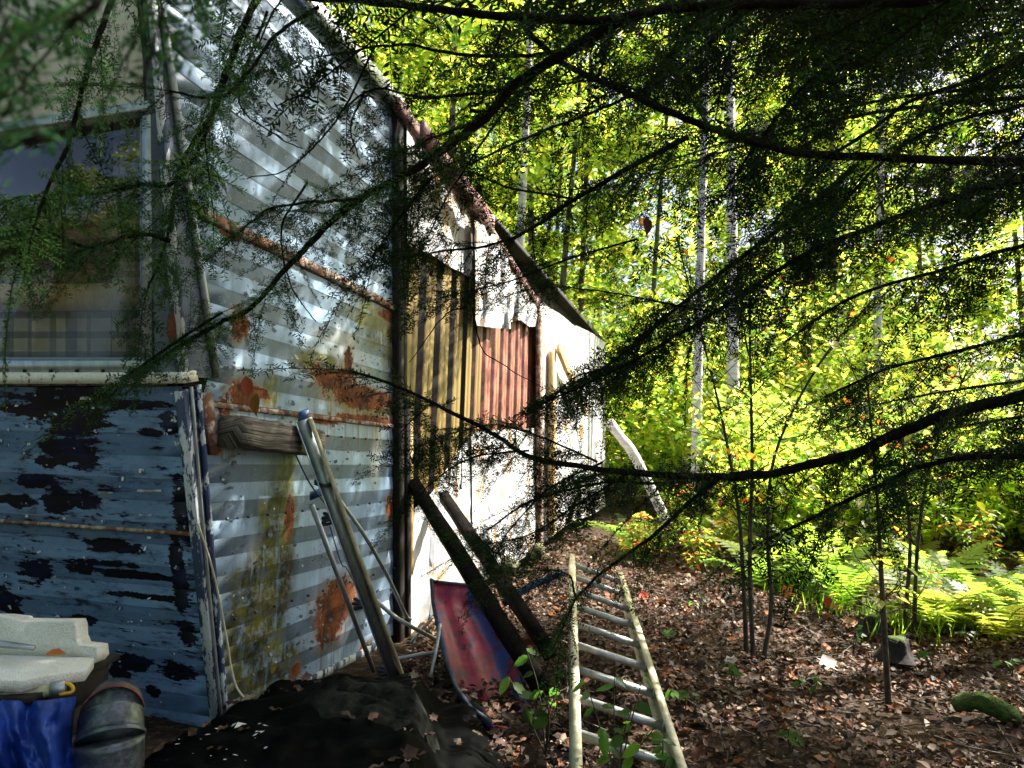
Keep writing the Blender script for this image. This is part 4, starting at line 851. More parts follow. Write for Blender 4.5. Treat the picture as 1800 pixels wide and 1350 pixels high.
fk = dict(normbias=(0, -.25, .8))
hl([(1900, -6), (1600, 4), (1400, 8), (1200, 18), (1090, 38), (1000, 38), (860, 32), (700, 20), (560, 14), (400, -4)], 1.5, 1.35, .019, .006, 46, 2.15, f0=.3, **fk)
hl([(1900, 290), (1620, 284), (1440, 275), (1340, 255), (1210, 208), (1100, 160), (1010, 120), (960, 88), (910, 40)], 1.75, 1.55, .017, .006, 40, 1.95, f0=.3, **fk)
hl([(1090, 36), (1000, 88), (960, 112), (900, 158), (850, 212), (800, 252), (720, 312), (640, 350), (560, 412), (500, 470), (440, 530), (380, 562), (280, 622), (215, 665)], 1.42, 1.55, .012, .003, 46, None, tk=2.5, dens=1.0, sck=.88, sc=(.45, .95), **fk)  # needles coloured brighter so the left-reaching bough looks lit
hl([(1880, 70), (1800, 97), (1700, 137), (1600, 172), (1540, 216), (1460, 272), (1400, 342), (1360, 392)], 1.9, 1.8, .009, .004, 22, 2.1, f0=.35, **fk)
hl([(1900, 290), (1800, 318), (1700, 348), (1560, 392), (1480, 424), (1380, 470), (1250, 560), (1130, 630), (1000, 690)], 2.0, 2.3, .015, .004, 60, 1.85, f0=.35, f1=1, **fk)
hl([(1900, 665), (1800, 692), (1700, 716), (1600, 746), (1500, 786), (1400, 812), (1320, 826), (1200, 826), (1050, 812), (930, 792), (870, 756), (800, 718), (720, 676), (620, 645)], 1.9, 2.3, .024, .004, 70, 1.3, f0=.34, **fk)
hl([(1900, 790), (1800, 800), (1700, 802), (1620, 816), (1540, 852), (1450, 896), (1380, 930)], 1.9, 2.1, .018, .004, 34, 1.15, f0=.3, **fk)
hl([(1262, 842), (1200, 892), (1130, 952), (1050, 1012), (1012, 1060), (978, 1132)], 2.1, 2.2, .007, .003, 24, None, sc=(.5, .9), **fk)
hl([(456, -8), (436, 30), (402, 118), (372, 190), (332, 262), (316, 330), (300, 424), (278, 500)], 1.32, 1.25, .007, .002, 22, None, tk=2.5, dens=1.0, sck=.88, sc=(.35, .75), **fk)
hl([(1500, 296), (1380, 400), (1260, 490), (1160, 570), (1080, 640), (990, 690)], 2.3, 2.6, .010, .003, 50, None, **fk)
hl([(1210, 240), (1100, 300), (1010, 350), (930, 400), (850, 430), (750, 440)], 1.9, 2.1, .008, .003, 36, None, sc=(.6, 1.1), **fk)
hl([(1300, 30), (1180, 130), (1060, 190), (930, 240), (800, 300)], 1.9, 2.0, .006, .003, 24, None, sc=(.5, 1.0), **fk)
hl([(1900, 420), (1780, 440), (1640, 480), (1500, 520), (1380, 600)], 2.3, 2.6, .012, .004, 44, 1.8, f0=.35, **fk)
hl([(1900, 560), (1800, 590), (1680, 620), (1560, 650), (1450, 700)], 2.2, 2.5, .012, .004, 32, 1.5, f0=.35, **fk)
hl([(1900, 780), (1780, 790), (1700, 800), (1600, 830)], 2.4, 2.5, .014, .005, 30, 1.2, f0=.4, **fk)
hl([(1900, 180), (1760, 190), (1620, 230), (1500, 330), (1430, 420)], 2.1, 2.3, .010, .004, 38, 2.15, f0=.35, **fk)
hl([(1700, 10), (1560, 60), (1440, 130), (1350, 230), (1280, 330)], 1.9, 2.1, .008, .003, 40, None, **fk)
hl([(1000, 88), (900, 100), (800, 98), (680, 80), (560, 100)], 1.5, 1.45, .005, .002, 20, None, sc=(.4, .8), **fk)
hl([(900, 155), (820, 170), (740, 175), (660, 160), (600, 200)], 1.5, 1.45, .004, .002, 16, None, sc=(.4, .8), **fk)
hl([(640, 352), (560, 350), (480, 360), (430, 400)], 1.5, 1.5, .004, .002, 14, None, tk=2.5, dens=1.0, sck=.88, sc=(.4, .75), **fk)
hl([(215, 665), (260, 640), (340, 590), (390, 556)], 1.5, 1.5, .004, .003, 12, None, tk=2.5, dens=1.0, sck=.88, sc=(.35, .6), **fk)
hl([(1320, 828), (1180, 850), (1060, 850), (940, 880), (860, 930)], 2.2, 2.4, .006, .003, 30, None, sc=(.5, .9), **fk)
hl([(930, 792), (840, 800), (780, 830), (730, 880)], 2.3, 2.4, .004, .002, 16, None, sc=(.5, .8), **fk)
hl([(1700, 20), (1640, 40), (1500, 20), (1360, -10)], 2.4, 2.6, .006, .003, 22, None, **fk)
for pts, d0, d1, n in (([(960, 112), (880, 200), (800, 320), (750, 420)], 1.7, 1.8, 12), ([(850, 212), (770, 235), (690, 270)], 1.6, 1.6, 12), ([(1010, 350), (900, 330), (810, 300), (740, 330)], 2.0, 2.1, 13), ([(1120, 420), (980, 460), (880, 500), (800, 520)], 2.2, 2.4, 26), ([(1260, 550), (1100, 520), (980, 505), (900, 520)], 2.3, 2.5, 24), ([(1060, 812), (970, 860), (900, 930), (870, 990)], 2.3, 2.4, 22), ([(1110, 828), (1010, 890), (930, 940), (850, 960)], 2.3, 2.5, 24), ([(1050, 812), (960, 770), (880, 745), (800, 760), (740, 780)], 2.2, 2.4, 26), ([(1012, 1050), (1000, 1010), (960, 1000)], 2.2, 2.2, 8), ([(1120, 640), (1020, 660), (960, 720)], 2.3, 2.4, 14), ([(760, 310), (700, 380), (650, 440)], 1.6, 1.6, 14)):
    hl(pts, d0, d1, .004, .002, n, None, sc=(.5, .95), **fk)
# window-side boughs, needles coloured brighter as if lit by the sky
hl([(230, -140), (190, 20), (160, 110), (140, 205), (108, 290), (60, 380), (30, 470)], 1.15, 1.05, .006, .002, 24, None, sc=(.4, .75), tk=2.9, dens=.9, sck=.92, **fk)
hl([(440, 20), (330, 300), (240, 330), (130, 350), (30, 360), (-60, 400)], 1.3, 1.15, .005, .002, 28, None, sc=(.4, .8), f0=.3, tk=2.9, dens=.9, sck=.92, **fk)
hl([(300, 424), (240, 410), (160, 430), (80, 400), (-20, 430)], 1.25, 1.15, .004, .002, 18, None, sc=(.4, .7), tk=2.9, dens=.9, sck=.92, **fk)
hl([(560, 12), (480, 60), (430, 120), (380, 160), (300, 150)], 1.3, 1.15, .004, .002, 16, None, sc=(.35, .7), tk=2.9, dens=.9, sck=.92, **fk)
# close, out of focus bough at the top left, sky light tinted into its needles
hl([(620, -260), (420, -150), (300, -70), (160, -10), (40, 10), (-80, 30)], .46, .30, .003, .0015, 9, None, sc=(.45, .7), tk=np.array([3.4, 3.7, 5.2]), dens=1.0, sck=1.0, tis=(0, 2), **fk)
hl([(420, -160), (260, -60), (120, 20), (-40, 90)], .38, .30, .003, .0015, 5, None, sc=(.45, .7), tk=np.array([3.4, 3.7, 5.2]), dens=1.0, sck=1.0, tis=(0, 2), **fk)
# bare twigs
for pts, d_ in (([(660, 80), (600, 200), (560, 250), (500, 300), (440, 320)], 1.45), ([(640, 160), (625, 220), (640, 280)], 1.45), ([(560, 180), (520, 170), (480, 190)], 1.45), ([(470, 20), (420, 170), (470, 230), (520, 260)], 1.35), ([(820, 540), (780, 560), (720, 640)], 2.3), ([(830, 540), (850, 610), (900, 650), (960, 680)], 2.3), ([(540, 320), (500, 400), (515, 500), (560, 560)], 1.5)):
    limb(hem, PX(pts, d_, d_), .0028, .0012, 0)
# the crown overhead and to the right, outside the frame, that shades the near half
for i in range(22):
    z = rng.uniform(3.2, 7.5); a = rng.uniform(.25*math.pi, 1.45*math.pi); L = (9.5-z)*rng.uniform(.35, .5); d_ = np.array([math.cos(a), math.sin(a), -.12])
    p0 = np.array([HT[0], HT[1], z]); limb(hem, [p0, p0+d_*L*.5+UP*.05, p0+d_*L], .02, .005, 14, sc=(1.9, 2.8), f0=.2, tis=(0, 3))
for i in range(20):
    e = np.array([.35+2.3*rng.random(), rng.uniform(3.4, 6.0), rng.uniform(4.35, 5.8)]); p0 = np.array([HT[0], HT[1], e[2]+rng.uniform(.3, 1.0)]); limb(hem, [p0, (p0+e)/2+UP*.25, e], .025, .005, 25, sc=(1.7, 2.6), f0=.45, tis=(0, 3))
for i in range(11):
    z = rng.uniform(3.5, 4.8); a = rng.uniform(-.1*math.pi, 1.1*math.pi); L = rng.uniform(1.2, 2.6); d_ = np.array([math.cos(a), math.sin(a), -.05]); p0 = np.array([HT[0], HT[1], z])
    limb(hem, [p0, p0+d_*L*.5+UP*.08, p0+d_*L], .022, .005, 18, sc=(1.7, 2.5), f0=.15, tis=(0, 3))
H2 = np.array([5.3, 5.7, 0.0])
hem2 = empty('hemlock_tree', H2, 'second dark hemlock whose dense boughs fill the right edge', 'tree')
V, F = tube([H2+UP*z for z in (-.1, .5, 1.5, 3, 5, 7, 9)], [.20, .16, .145, .13, .11, .08, .04], 12, True, .04); obj('trunk', V, F, MAT['bark_tree'], hem2, smooth=True)
for i in range(24):
    z = 1.6+i*.25; a = rng.uniform(.45*math.pi, 1.75*math.pi); L = (10-z)*rng.uniform(.25, .42); d_ = np.array([math.cos(a), math.sin(a), -.15]); p0 = np.array([H2[0], H2[1], z])
    limb(hem2, [p0, p0+d_*L*.5+UP*.06, p0+d_*L], .022, .005, 18, sc=(1.6, 2.5), f0=.25, tis=(0, 4))
for i in range(9):
    e = np.array([rng.uniform(.7, 2.7), rng.uniform(4.5, 6.2), rng.uniform(3.6, 5.2)]); p0 = np.array([H2[0], H2[1], e[2]+rng.uniform(.3, 1.0)]); limb(hem2, [p0, (p0+e)/2+UP*.25, e], .025, .005, 22, sc=(1.5, 2.4), f0=.5, tis=(0, 3))
print('needle tris', NTRI[0])

# ------------------------------------------------------------------ broadleaf woods
YG = [(0.27, 0.33, 0.06), (0.20, 0.29, 0.06), (0.34, 0.35, 0.07), (0.14, 0.23, 0.045), (0.38, 0.34, 0.06), (0.09, 0.17, 0.03)]
def leaves(pos, dirs, nrm, size, pal, jit=.25, tpl=(OVAL, OVALF)):
    V, F = scatter(tpl[0], tpl[1], pos, frames(dirs, nrm), size); return V, F, np.repeat(leafcols(len(pos), pal, jit), len(tpl[0]), 0)
def crown_leaves(centers, radii, k, s0, s1, pal=YG, flat=.5, tpl=(OVAL, OVALF)):
    c = rng.integers(0, len(centers), k); u = unit(rng.normal(0, 1, (k, 3)))*(rng.random((k, 1))**.45); pos = np.array(centers)[c]+u*np.array(radii)[c][:, None]*np.array([1, 1, .55])
    a = rng.uniform(0, 2*math.pi, k); d_ = np.stack([np.cos(a), np.sin(a), rng.normal(-.35, .3, k)], -1); n = rng.normal(0, flat, (k, 3))+UP; return leaves(pos, d_, n, rng.uniform(s0, s1, k), pal, tpl=tpl)
def tree(name, base, h, r, lean, bark, lab, cat, group, ncl, spread, nl, s0, s1, zlo=.35, pal=YG):
    base = np.array([base[0], base[1], float(gz(base[0], base[1]))]); root = empty(name, base, lab, cat, group)
    tp = spline([base-UP*.1, base+np.array([lean[0]*.3, lean[1]*.3, h*.35])+rng.normal(0, .05, 3), base+np.array([lean[0]*.7, lean[1]*.7, h*.7]), base+np.array([lean[0], lean[1], h])], 5)
    V, F = tube(tp, np.linspace(r, r*.25, len(tp)), 10, True, .04); obj('trunk', V, F, bark, root, smooth=True)
    cs, rs = [], []; m = MB()
    for i in range(ncl):
        f = zlo+(1-zlo)*(i+rng.random())/ncl; o = tp[min(len(tp)-1, int(f*(len(tp)-1)))]; a = rng.uniform(0, 2*math.pi); e = o+np.array([math.cos(a), math.sin(a), .45*rng.random()])*spread*(1.15-.6*f)*rng.uniform(.5, 1)
        V, F = tube(spline([o, (o+e)/2+UP*.08*spread, e], 3), r*np.linspace(.2, .06, 7)[:len(spline([o, (o+e)/2, e], 3))], 5, False); obj('branch', V, F, bark, root); cs.append(e); rs.append(spread*rng.uniform(.28, .5))
    V, F, T = crown_leaves(cs, rs, nl, s0, s1, pal); obj('crown', V, F, MAT['leaf'], root, tint=T, kind='stuff'); return root
# birches
for (x, y, d_, w_, lab) in ((1222, 760, 13, .20, 'slim pale birch trunk, left one of the close pair'), (1290, 760, 13.5, .28, 'thicker white birch trunk, right one of the close pair'), (905, 700, 16, .30, 'pinkish pale birch rising behind the shed roof'), (1540, 760, 19, .30, 'pale blue-grey birch far back between the dark boughs')):
    b = P(x, y, d_); tree('birch_tree', (b[0], b[1]), 15, w_*.5, (rng.normal(0, .2), rng.normal(0, .3)), MAT['birch'], lab, 'tree', None, 9, 2.2, 2600, .12, .19, .45)
k = 0
while k < 48:
    y = rng.uniform(19, 38); x = rng.uniform(-.42, .85)*y
    if x > .45*y+1 and y < 29: continue
    tree('broadleaf_tree', (x, y), rng.uniform(14, 24), rng.uniform(.08, .16), rng.normal(0, .5, 2), MAT['bark_tree'], 'sunlit yellow-green tree '+('deep in the woods' if y > 29 else 'at the near edge of the woods')+(' above the shed roof' if x/y < .12 else ' behind the white birch pair' if x/y < .36 else ' behind the dark hemlock boughs' if x/y < .6 else ' toward the right edge'), 'tree', 'yellow-green trees of the background woods', 14, 3.2, 4600, .15, .27, .08); k += 1
# trees behind the viewer: they close the sky on that side and are what the window mirrors
for (x, y, lab) in ((-3.6, -3.2, 'green tree behind the viewer, mirrored in the left of the window'), (-.6, -4.2, 'green tree straight behind the viewer, mirrored in the window'), (-6.5, -1.2, 'green tree beside the hidden end of the trailer'), (-1.8, -8, 'taller green tree farther behind the viewer')):
    tree('broadleaf_tree', (x, y), 10, .14, rng.normal(0, .3, 2), MAT['bark_tree'], lab, 'tree', None, 12, 2.6, 3200, .16, .28, .12, [(0.10, 0.16, 0.025), (0.16, 0.21, 0.03), (.06, .10, .02)])
# understory shrubs
def shrub(name, base, h, nst, nl, s0, s1, lab, group, pal=YG, cat='shrub'):
    base = np.array([base[0], base[1], float(gz(base[0], base[1]))]); root = empty(name, base, lab, cat, group); m = MB(); cs = []; rs = []
    for i in range(nst):
        a = rng.uniform(0, 2*math.pi); e = base+np.array([math.cos(a)*h*.35, math.sin(a)*h*.35, h*rng.uniform(.7, 1)]); p = spline([base+rng.normal(0, .04, 3)*[1, 1, 0]-UP*.03, (base+e)/2+rng.normal(0, .06, 3), e], 5); m.tube(p, np.linspace(.012, .004, len(p)), 5, False)
        for f in (.35, .55, .75, .95): cs.append(p[int(f*(len(p)-1))]+rng.normal(0, .12, 3)*h*.5*[1, 1, .3]); rs.append(h*.20)
    m.obj('stems', MAT['bark_sap'], root, kind='stuff'); V, F, T = crown_leaves(cs, rs, nl, s0, s1, pal, .35); obj('foliage', V, F, MAT['leaf'], root, tint=T, kind='stuff'); return root
for i in range(60):
    y = rng.uniform(8.6, 17); x = rng.uniform(.10, .82)*y+.5
    if x < .31*y-1.0+.9: x = .33*y+.4
    q = x/y; zone = 'close behind the shed end' if q < .30 else 'behind the near sapling clump' if q < .48 else 'behind the two stumps' if q < .64 else 'at the right edge of the clearing'
    hh = rng.uniform(1.0, 2.9); shrub('understory_shrub', (x, y), hh, 4, 800, .09, .18, ('low ' if hh < 1.6 else 'head-high ' if hh < 2.2 else 'tall ')+'yellow-green shrub '+('in front, ' if y < 11.5 else 'farther back, ')+zone, 'yellow-green shrubs under the trees')
# far woods as one mass
k = 46000; a = rng.uniform(-.75, 1.05, k); r_ = rng.uniform(30, 60, k); z = rng.beta(1.2, 1.5, k)*17; pos = np.stack([np.sin(a)*r_, np.cos(a)*r_, gz(np.sin(a)*r_, np.cos(a)*r_)+z], -1)
cl = rng.uniform(-.75, 1.05, 420); cr = rng.uniform(30, 58, 420); cz = rng.uniform(0, 30, 420)
ci = rng.integers(0, 420, k); pos = np.stack([np.sin(cl)*cr, np.cos(cl)*cr, gz(np.sin(cl)*cr, np.cos(cl)*cr)+cz], -1)[ci]+unit(rng.normal(0, 1, (k, 3)))*rng.random((k, 1))**.5*np.array([3.2, 3.2, 2.0])
aa = rng.uniform(0, 6.28, k); V, F, T = leaves(pos, np.stack([np.cos(aa), np.sin(aa), rng.normal(-.3, .3, k)], -1), rng.normal(0, .6, (k, 3))+UP, rng.uniform(.34, .62, k), YG)
o = obj('far_woods', V, F, MAT['leaf'], tint=T); o['kind'] = 'stuff'; o['label'] = 'bright yellow-green woods far behind the clearing'; o['category'] = 'woods'

for (x, y, lab) in ((-2.4, -1.6, 'low green bush behind the viewer, mirrored low in the window'), (-1.0, -2.4, 'green bush straight behind the viewer, mirrored in the window'), (-3.6, -2.2, 'green bush behind the viewer near the hidden trailer end'), (-2.0, -3.4, 'taller green bush behind the viewer between two trees'), (.6, -2.6, 'green bush behind the viewer on the open side')):
    shrub('understory_shrub', (x, y), 1.9, 5, 1500, .08, .14, lab, None, [(0.05, 0.09, 0.015), (0.09, 0.13, 0.02), (.03, .06, .012)])
for i in range(26):
    y = rng.uniform(15, 23); x = rng.uniform(.02, .62)*y
    shrub('young_tree', (x, y), rng.uniform(3.2, 5.5), 4, 900, .14, .25, 'leafy young tree in the sunlit middle woods '+('just above the shed end' if x/y < .2 else 'behind the near sapling clump' if x/y < .42 else 'behind the right-hand saplings'), 'leafy young trees in the middle woods', cat='young tree')
# saplings in front
def sapling(stems, dbase, lab, nleaf=60):
    g = G(*stems[0][0]); root = empty('sapling', g, lab, 'sapling', 'dark young saplings in the leaf litter'); d0 = float((g-CAM) @ (ROT @ np.array([0, 0, -1.])))
    m = MB(); L = []
    for st in stems:
        path = [P(x, y, d0+(i*.05)) for i, (x, y) in enumerate(st)]; path[0] = path[0]-UP*.04; p = spline(path, 6); r = np.linspace(.017, .005, len(p)); V, F = tube(p, r, 7, True, .05); obj('stem', V, F, MAT['bark_sap'], root, smooth=True)
        for q in range(30):
            i = int(rng.uniform(.25, 1)*(len(p)-1)); a = rng.uniform(0, 6.28); ln = rng.uniform(.2, .75); e = p[i]+np.array([math.cos(a)*.8, math.sin(a)*.5, rng.uniform(.1, .9)])*ln; tw = spline([p[i], (p[i]+e)/2+rng.normal(0, .03, 3), e], 3); m.tube(tw, np.linspace(.004, .0015, len(tw)), 4, False); L.append(e); L.append(tw[3])
    m.obj('twigs', MAT['bark_sap'], root, kind='stuff')
    L = np.array(L)[rng.integers(0, len(L), nleaf)]+rng.normal(0, .05, (nleaf, 3)); a = rng.uniform(0, 6.28, nleaf)
    V, F, T = leaves(L, np.stack([np.cos(a), np.sin(a), rng.normal(-.4, .3, nleaf)], -1), rng.normal(0, .4, (nleaf, 3))+UP, rng.uniform(.05, .10, nleaf), YG+[(.35, .12, .02)]); obj('leaves', V, F, MAT['leaf'], root, tint=T, kind='stuff')
sapling([[(1312, 1142), (1306, 1010), (1298, 900), (1272, 750), (1236, 600), (1190, 420)]], 4.7, 'sapling leaning left, of the clump nearest the fallen ladder')
sapling([[(1324, 1152), (1318, 1000), (1322, 800), (1318, 600), (1320, 420)]], 4.7, 'straight upright sapling in the middle of the near clump')
sapling([[(1342, 1150), (1356, 1060), (1350, 950), (1362, 800), (1440, 640), (1540, 520)]], 4.7, 'curved sapling spreading right, of the clump near the ladder')
sapling([[(1562, 1232), (1553, 1080), (1546, 950), (1540, 850), (1522, 640)]], 4, 'lone dark sapling in front of the two stumps')
sapling([[(1588, 1108), (1600, 960), (1592, 860), (1584, 700)]], 5.6, 'left of the two saplings growing behind the rotten stump')
sapling([[(1606, 1112), (1614, 950), (1640, 800), (1700, 650)]], 5.6, 'right sapling behind the rotten stump, bending to the right')
# ferns
def frond(L, seed):
    r = np.random.default_rng(seed); n = 17; P_ = []; t = np.linspace(0, 1, n); x = L*t*(1-.12*t); z = L*(.55*t-.62*t*t); V = []; F = []
    for i in range(n):
        c = np.array([x[i], 0, z[i]]); w_ = L*.19*(math.sin(math.pi*min(1, .12+t[i]*.9))**.8)*(1.02-t[i])*1.5
        for sg in (-1, 1):
            tip = c+np.array([w_*.35, sg*w_, -.12*w_+r.normal(0, .004)]); b0 = c+np.array([-L*.020, 0, 0]); b1 = c+np.array([L*.020, 0, 0]); k = len(V); V += [b0, (b0+tip)/2+np.array([-.012*L*.8, 0, .004]), tip, (b1+tip)/2+np.array([.012*L*.8, 0, .004]), b1]; F += [[k, k+1, k+2, k+3, k+4]]
    Vr, Fr = tube(np.stack([x, 0*x, z], -1), np.linspace(.004, .001, n), 3, False); k = len(V); V += list(Vr); F += [[q+k for q in f] for f in Fr]; return np.array(V), F
FERN = [(0.13, 0.20, 0.03), (0.17, 0.22, 0.035), (0.085, 0.15, 0.025), (.22, .22, .04)]
def fern_proto(seed, lab):
    r = np.random.default_rng(seed); root = empty('fern', (0, 0, 0), lab, 'fern', 'ferns at the sunny edge of the litter')
    col = np.array(FERN[seed % 4])
    for i in range(8):
        V, F = frond(r.uniform(.38, .62), seed*20+i); a = i*2*math.pi/8+r.normal(0, .25); c, s = math.cos(a), math.sin(a); tl = r.uniform(.15, .75); ct, st_ = math.cos(tl), math.sin(tl)
        X = V[:, 0]*ct-V[:, 2]*st_; Z = V[:, 0]*st_+V[:, 2]*ct; V2 = np.stack([X*c-V[:, 1]*s, X*s+V[:, 1]*c, Z+.02], -1); obj('frond', V2, F, MAT['leaf'], root, world=False, tint=np.tile(col*(1+.2*r.standard_normal()), (len(V2), 1)))
    return root
FLAB = 'arching yellow-green fern growing at the sunny edge of the leaf litter'
protos = [fern_proto(s, FLAB) for s in (1, 2, 3, 4)]; used = [False]*4
fp = []; fp_first = {}
for i in range(26): fp.append((rng.uniform(1330, 1560), rng.uniform(950, 1060)))
for i in range(24): fp.append((rng.uniform(1600, 1830), rng.uniform(930, 1120)))
for i in range(12): fp.append((rng.uniform(1080, 1330), rng.uniform(930, 1000)))
fp += [(1760, 1130), (1700, 1090), (1650, 1110), (1790, 1080), (1600, 1060), (1480, 1065)]
for i, (x, y) in enumerate(fp):
    g = G(x, y); j = i % 4; loc = (g[0], g[1], float(gz(g[0], g[1])))
    if not used[j]: protos[j].location = loc; used[j] = True
    else: o = copy_tree(protos[j], loc, rng.uniform(0, 6.28), scale=rng.uniform(1.1, 1.9)); used_o = o
    o = protos[j] if fp_first.setdefault(j, i) == i else o
    o['label'] = 'arching yellow-green fern '+('behind the upper end of the fallen ladder' if x < 1330 else 'between the sapling clump and the mossy stump' if x < 1580 else ('near the right edge, lowest of the bank' if y > 1050 else 'on the sunny bank right of the stumps' if y > 990 else 'high on the bank at the right'))
# upright grassy spikes
k = 330; gx = np.array([G(x, y)[:2] for x, y in ((1400, 1050), (1450, 1075), (1490, 1060), (1545, 1100), (1520, 1085), (1380, 1040), (1620, 1120), (1430, 1045))])[rng.integers(0, 8, k)]+rng.normal(0, .16, (k, 2)); pos = np.c_[gx, gz(gx[:, 0], gx[:, 1])]; d_ = np.stack([rng.normal(0, .3, k), rng.normal(0, .3, k), np.ones(k)], -1)
BL = np.array([[0, -.025, 0], [0, .025, 0], [.6, .02, .01], [1, 0, .04], [.6, -.02, .01]]); V, F, T = leaves(pos, d_, rng.normal(0, 1, (k, 3)), rng.uniform(.08, .26, k), [(0.10, 0.19, 0.02), (0.16, 0.22, 0.025), (.06, .13, .02)], tpl=(BL, np.array([[0, 1, 2, 3, 4]])))
o = obj('grass', V, F, MAT['leaf'], tint=T); o['kind'] = 'stuff'; o['label'] = 'upright bright green grassy spikes among the fallen leaves'; o['category'] = 'grass'
# leafy seedlings by the ladder
GRN = [(0.028, 0.07, 0.014), (0.04, 0.10, 0.02), (0.06, 0.12, 0.022)]
_n = 9; _t = np.linspace(0, 1, _n); _w = .26*np.sin(np.pi*_t**.8)**.8
BIG = np.array([[t, 0, -.12*t*t] for t in _t]+[[t, w_, .05-.12*t*t] for t, w_ in zip(_t, _w*(1+.1*(-1)**np.arange(_n)))]+[[t, -w_, .05-.12*t*t] for t, w_ in zip(_t, _w*(1+.1*(-1)**np.arange(_n)))])
BIGF = np.array([[i, i+1, _n+i+1, _n+i] for i in range(_n-1)]+[[i+1, i, 2*_n+i, 2*_n+i+1] for i in range(_n-1)])
def seedling(base, dd, tips, size, lab):
    b = P(*base, dd); root = empty('leafy_seedling', b, lab, 'seedling', 'leafy seedlings in the litter'); m = MB(); M2 = []
    for (x, y, dz) in tips:
        e = P(x, y, dd+dz); p = spline([b, (b+e)/2+UP*.03+rng.normal(0, .01, 3), e], 5); m.tube(p, np.linspace(.004, .0015, len(p)), 5, False)
        for f in (.55, .75, .9, 1.0):
            q = p[int(f*(len(p)-1))]; a = rng.uniform(0, 6.28); fr = frames(np.array([[math.cos(a), math.sin(a)*.6, rng.normal(-.35, .25)]]), np.array([[rng.normal(0, .3), -.5, 1]]));
            V, F = scatter(BIG, BIGF, q[None], fr, [rng.uniform(*size)]); M2.append((V, F))
    m.obj('stem', MAT['bark_sap'], root)
    for V, F in M2: obj('leaf', V, F, MAT['leaf'], root, tint=np.tile(leafcols(1, GRN, .2), (len(V), 1)))
seedling((1080, 1400), 2.5, [(1030, 1200, .1), (1080, 1190, .1), (1110, 1250, 0), (1150, 1280, -.05), (1060, 1290, -.1), (1130, 1190, .15)], (.05, .085), 'leafy green seedling growing up through the rungs of the fallen ladder')
seedling((960, 1330), 2.8, [(925, 1140, .1), (985, 1200, 0), (955, 1215, 0), (895, 1190, .1)], (.05, .09), 'seedling with oval leaves between sled and fallen ladder')
seedling((1160, 1390), 2.6, [(1165, 1300, 0), (1180, 1330, 0)], (.04, .06), 'tiny seedling at the lower end of the fallen ladder')

# single leaves that stand out
def one_leaf(p, size, a, n, col, lab, tpl=(LOBE, LOBEF)):
    V, F = scatter(tpl[0]*np.array([1, 1, 1.5]), tpl[1], np.asarray(p)[None], frames(np.asarray(a, float)[None], np.asarray(n, float)[None]), [size]); tag(obj('fallen_leaf', V, F, MAT['litter'], tint=np.tile(col, (len(V), 1))), lab, 'leaf')
def on_ground(x, y): g = G(x, y); return [g[0], g[1], float(gz(g[0], g[1]))+.05]
one_leaf(on_ground(1122, 1052), .12, [1, .3, .2], [0, -.6, 1], (.42, .05, .02), 'bright red leaf lying beside the upper end of the fallen ladder')
one_leaf(on_ground(1163, 1118), .11, [1, -.3, .1], [0, -.5, 1], (.09, .20, .04), 'fresh green leaf lying right of the fallen ladder rail')
one_leaf(on_ground(1272, 1160), .10, [.6, -.5, .2], [0, -.6, 1], (.55, .50, .42), 'pale cream leaf on the litter left of the near sapling clump')
one_leaf(on_ground(1450, 1075), .13, [.8, .2, .5], [0, -1, .6], (.42, .045, .02), 'red leaf standing up in the grassy spikes')
one_leaf(on_ground(1480, 1100), .14, [1, .1, .1], [0, -.5, 1], (.40, .22, .09), 'tan leaf lying left of the mossy stump')
one_leaf(on_ground(1440, 1170), .13, [1, .2, .1], [0, -.5, 1], (.50, .46, .40), 'whitish crumpled leaf in the middle of the litter')
one_leaf(on_ground(1380, 1060), .13, [.5, .2, .6], [.2, -1, .5], (.45, .14, .02), 'orange leaf standing behind the near sapling clump')
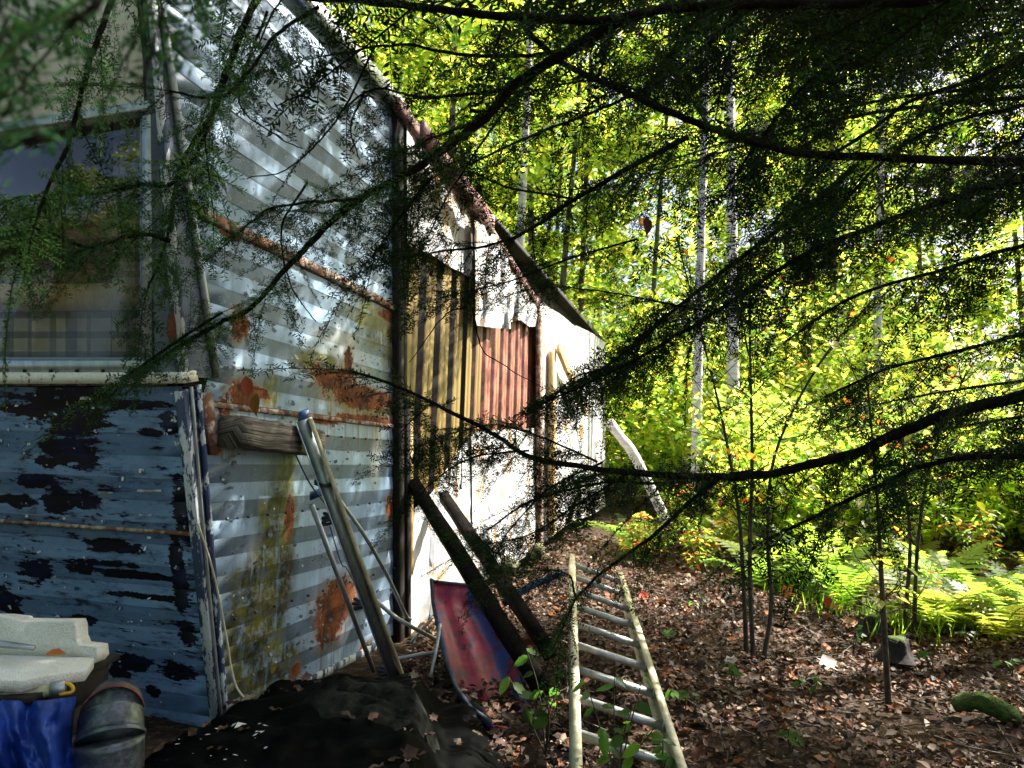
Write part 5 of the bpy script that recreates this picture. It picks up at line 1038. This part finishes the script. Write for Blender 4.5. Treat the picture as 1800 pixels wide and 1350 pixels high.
one_leaf(P(1136, 380, 1.8), .05, [.1, 0, -1], [.3, -1, .2], (.10, .03, .012), 'brown dead leaf hanging in the hemlock boughs high in the middle', (OVAL, OVALF))
one_leaf(P(432, 660, 1.6), .05, [.2, 0, -1], [.4, -1, .2], (.30, .06, .02), 'reddish dead leaf caught in the hemlock tips by the trailer corner', (OVAL, OVALF))
one_leaf(P(452, 690, 1.62), .055, [-.1, .1, -1], [-.3, -1, .2], (.22, .11, .02), 'yellow-brown dead leaf hanging just below the reddish one', (OVAL, OVALF))
one_leaf(P(80, 1150, 2.3), .06, [1, .2, .1], [0, -.7, 1], (.38, .13, .03), 'orange curled leaf resting on the white foam block', (OVAL, OVALF))

for i, (x, y, lab) in enumerate(((1205, 1255, 'right of the lower fallen ladder rail'), (1290, 1210, 'below the near sapling clump'), (1420, 1240, 'in the middle of the brown litter'), (1640, 1180, 'right of the lone dark sapling'), (1700, 1140, 'below the fern bank'), (1390, 1330, 'at the very bottom of the brown litter'), (1780, 1190, 'by the right edge above the mossy log'), (1500, 1150, 'left of the rotten stump'), (1240, 1080, 'beyond the upper end of the fallen ladder'))):
    g = G(x, y); d_ = float((g-CAM) @ (ROT @ np.array([0, 0, -1.]))); seedling((x, y), d_, [(x+rng.uniform(-26, 26), y-rng.uniform(20, 60), rng.uniform(-.05, .05)) for q in range(2)], (.035, .07), 'tiny green seedling '+lab)

for i, (x, y, hh, lab) in enumerate(((1130, 985, .7, 'low green bush just beyond the upper end of the fallen ladder'), (1235, 1005, .6, 'low green bush left of the near sapling clump, at the litter edge'), (1175, 955, .9, 'bushy green plant behind the fallen ladder, near the shed end'), (1400, 985, .8, 'low green bush between the sapling clump and the stumps'), (1710, 1015, .8, 'low green bush among the ferns right of the stumps'), (1785, 985, 1.0, 'leafy green bush at the right edge among the ferns'), (1300, 975, .8, 'low bush right behind the near sapling clump'))):
    g = G(x, y); shrub('low_bush', (g[0], g[1]), hh, 5, 420, .045, .10, lab, None, [(0.12, 0.20, 0.035), (0.08, 0.15, 0.025), (0.20, 0.24, 0.04), (.30, .10, .03)])
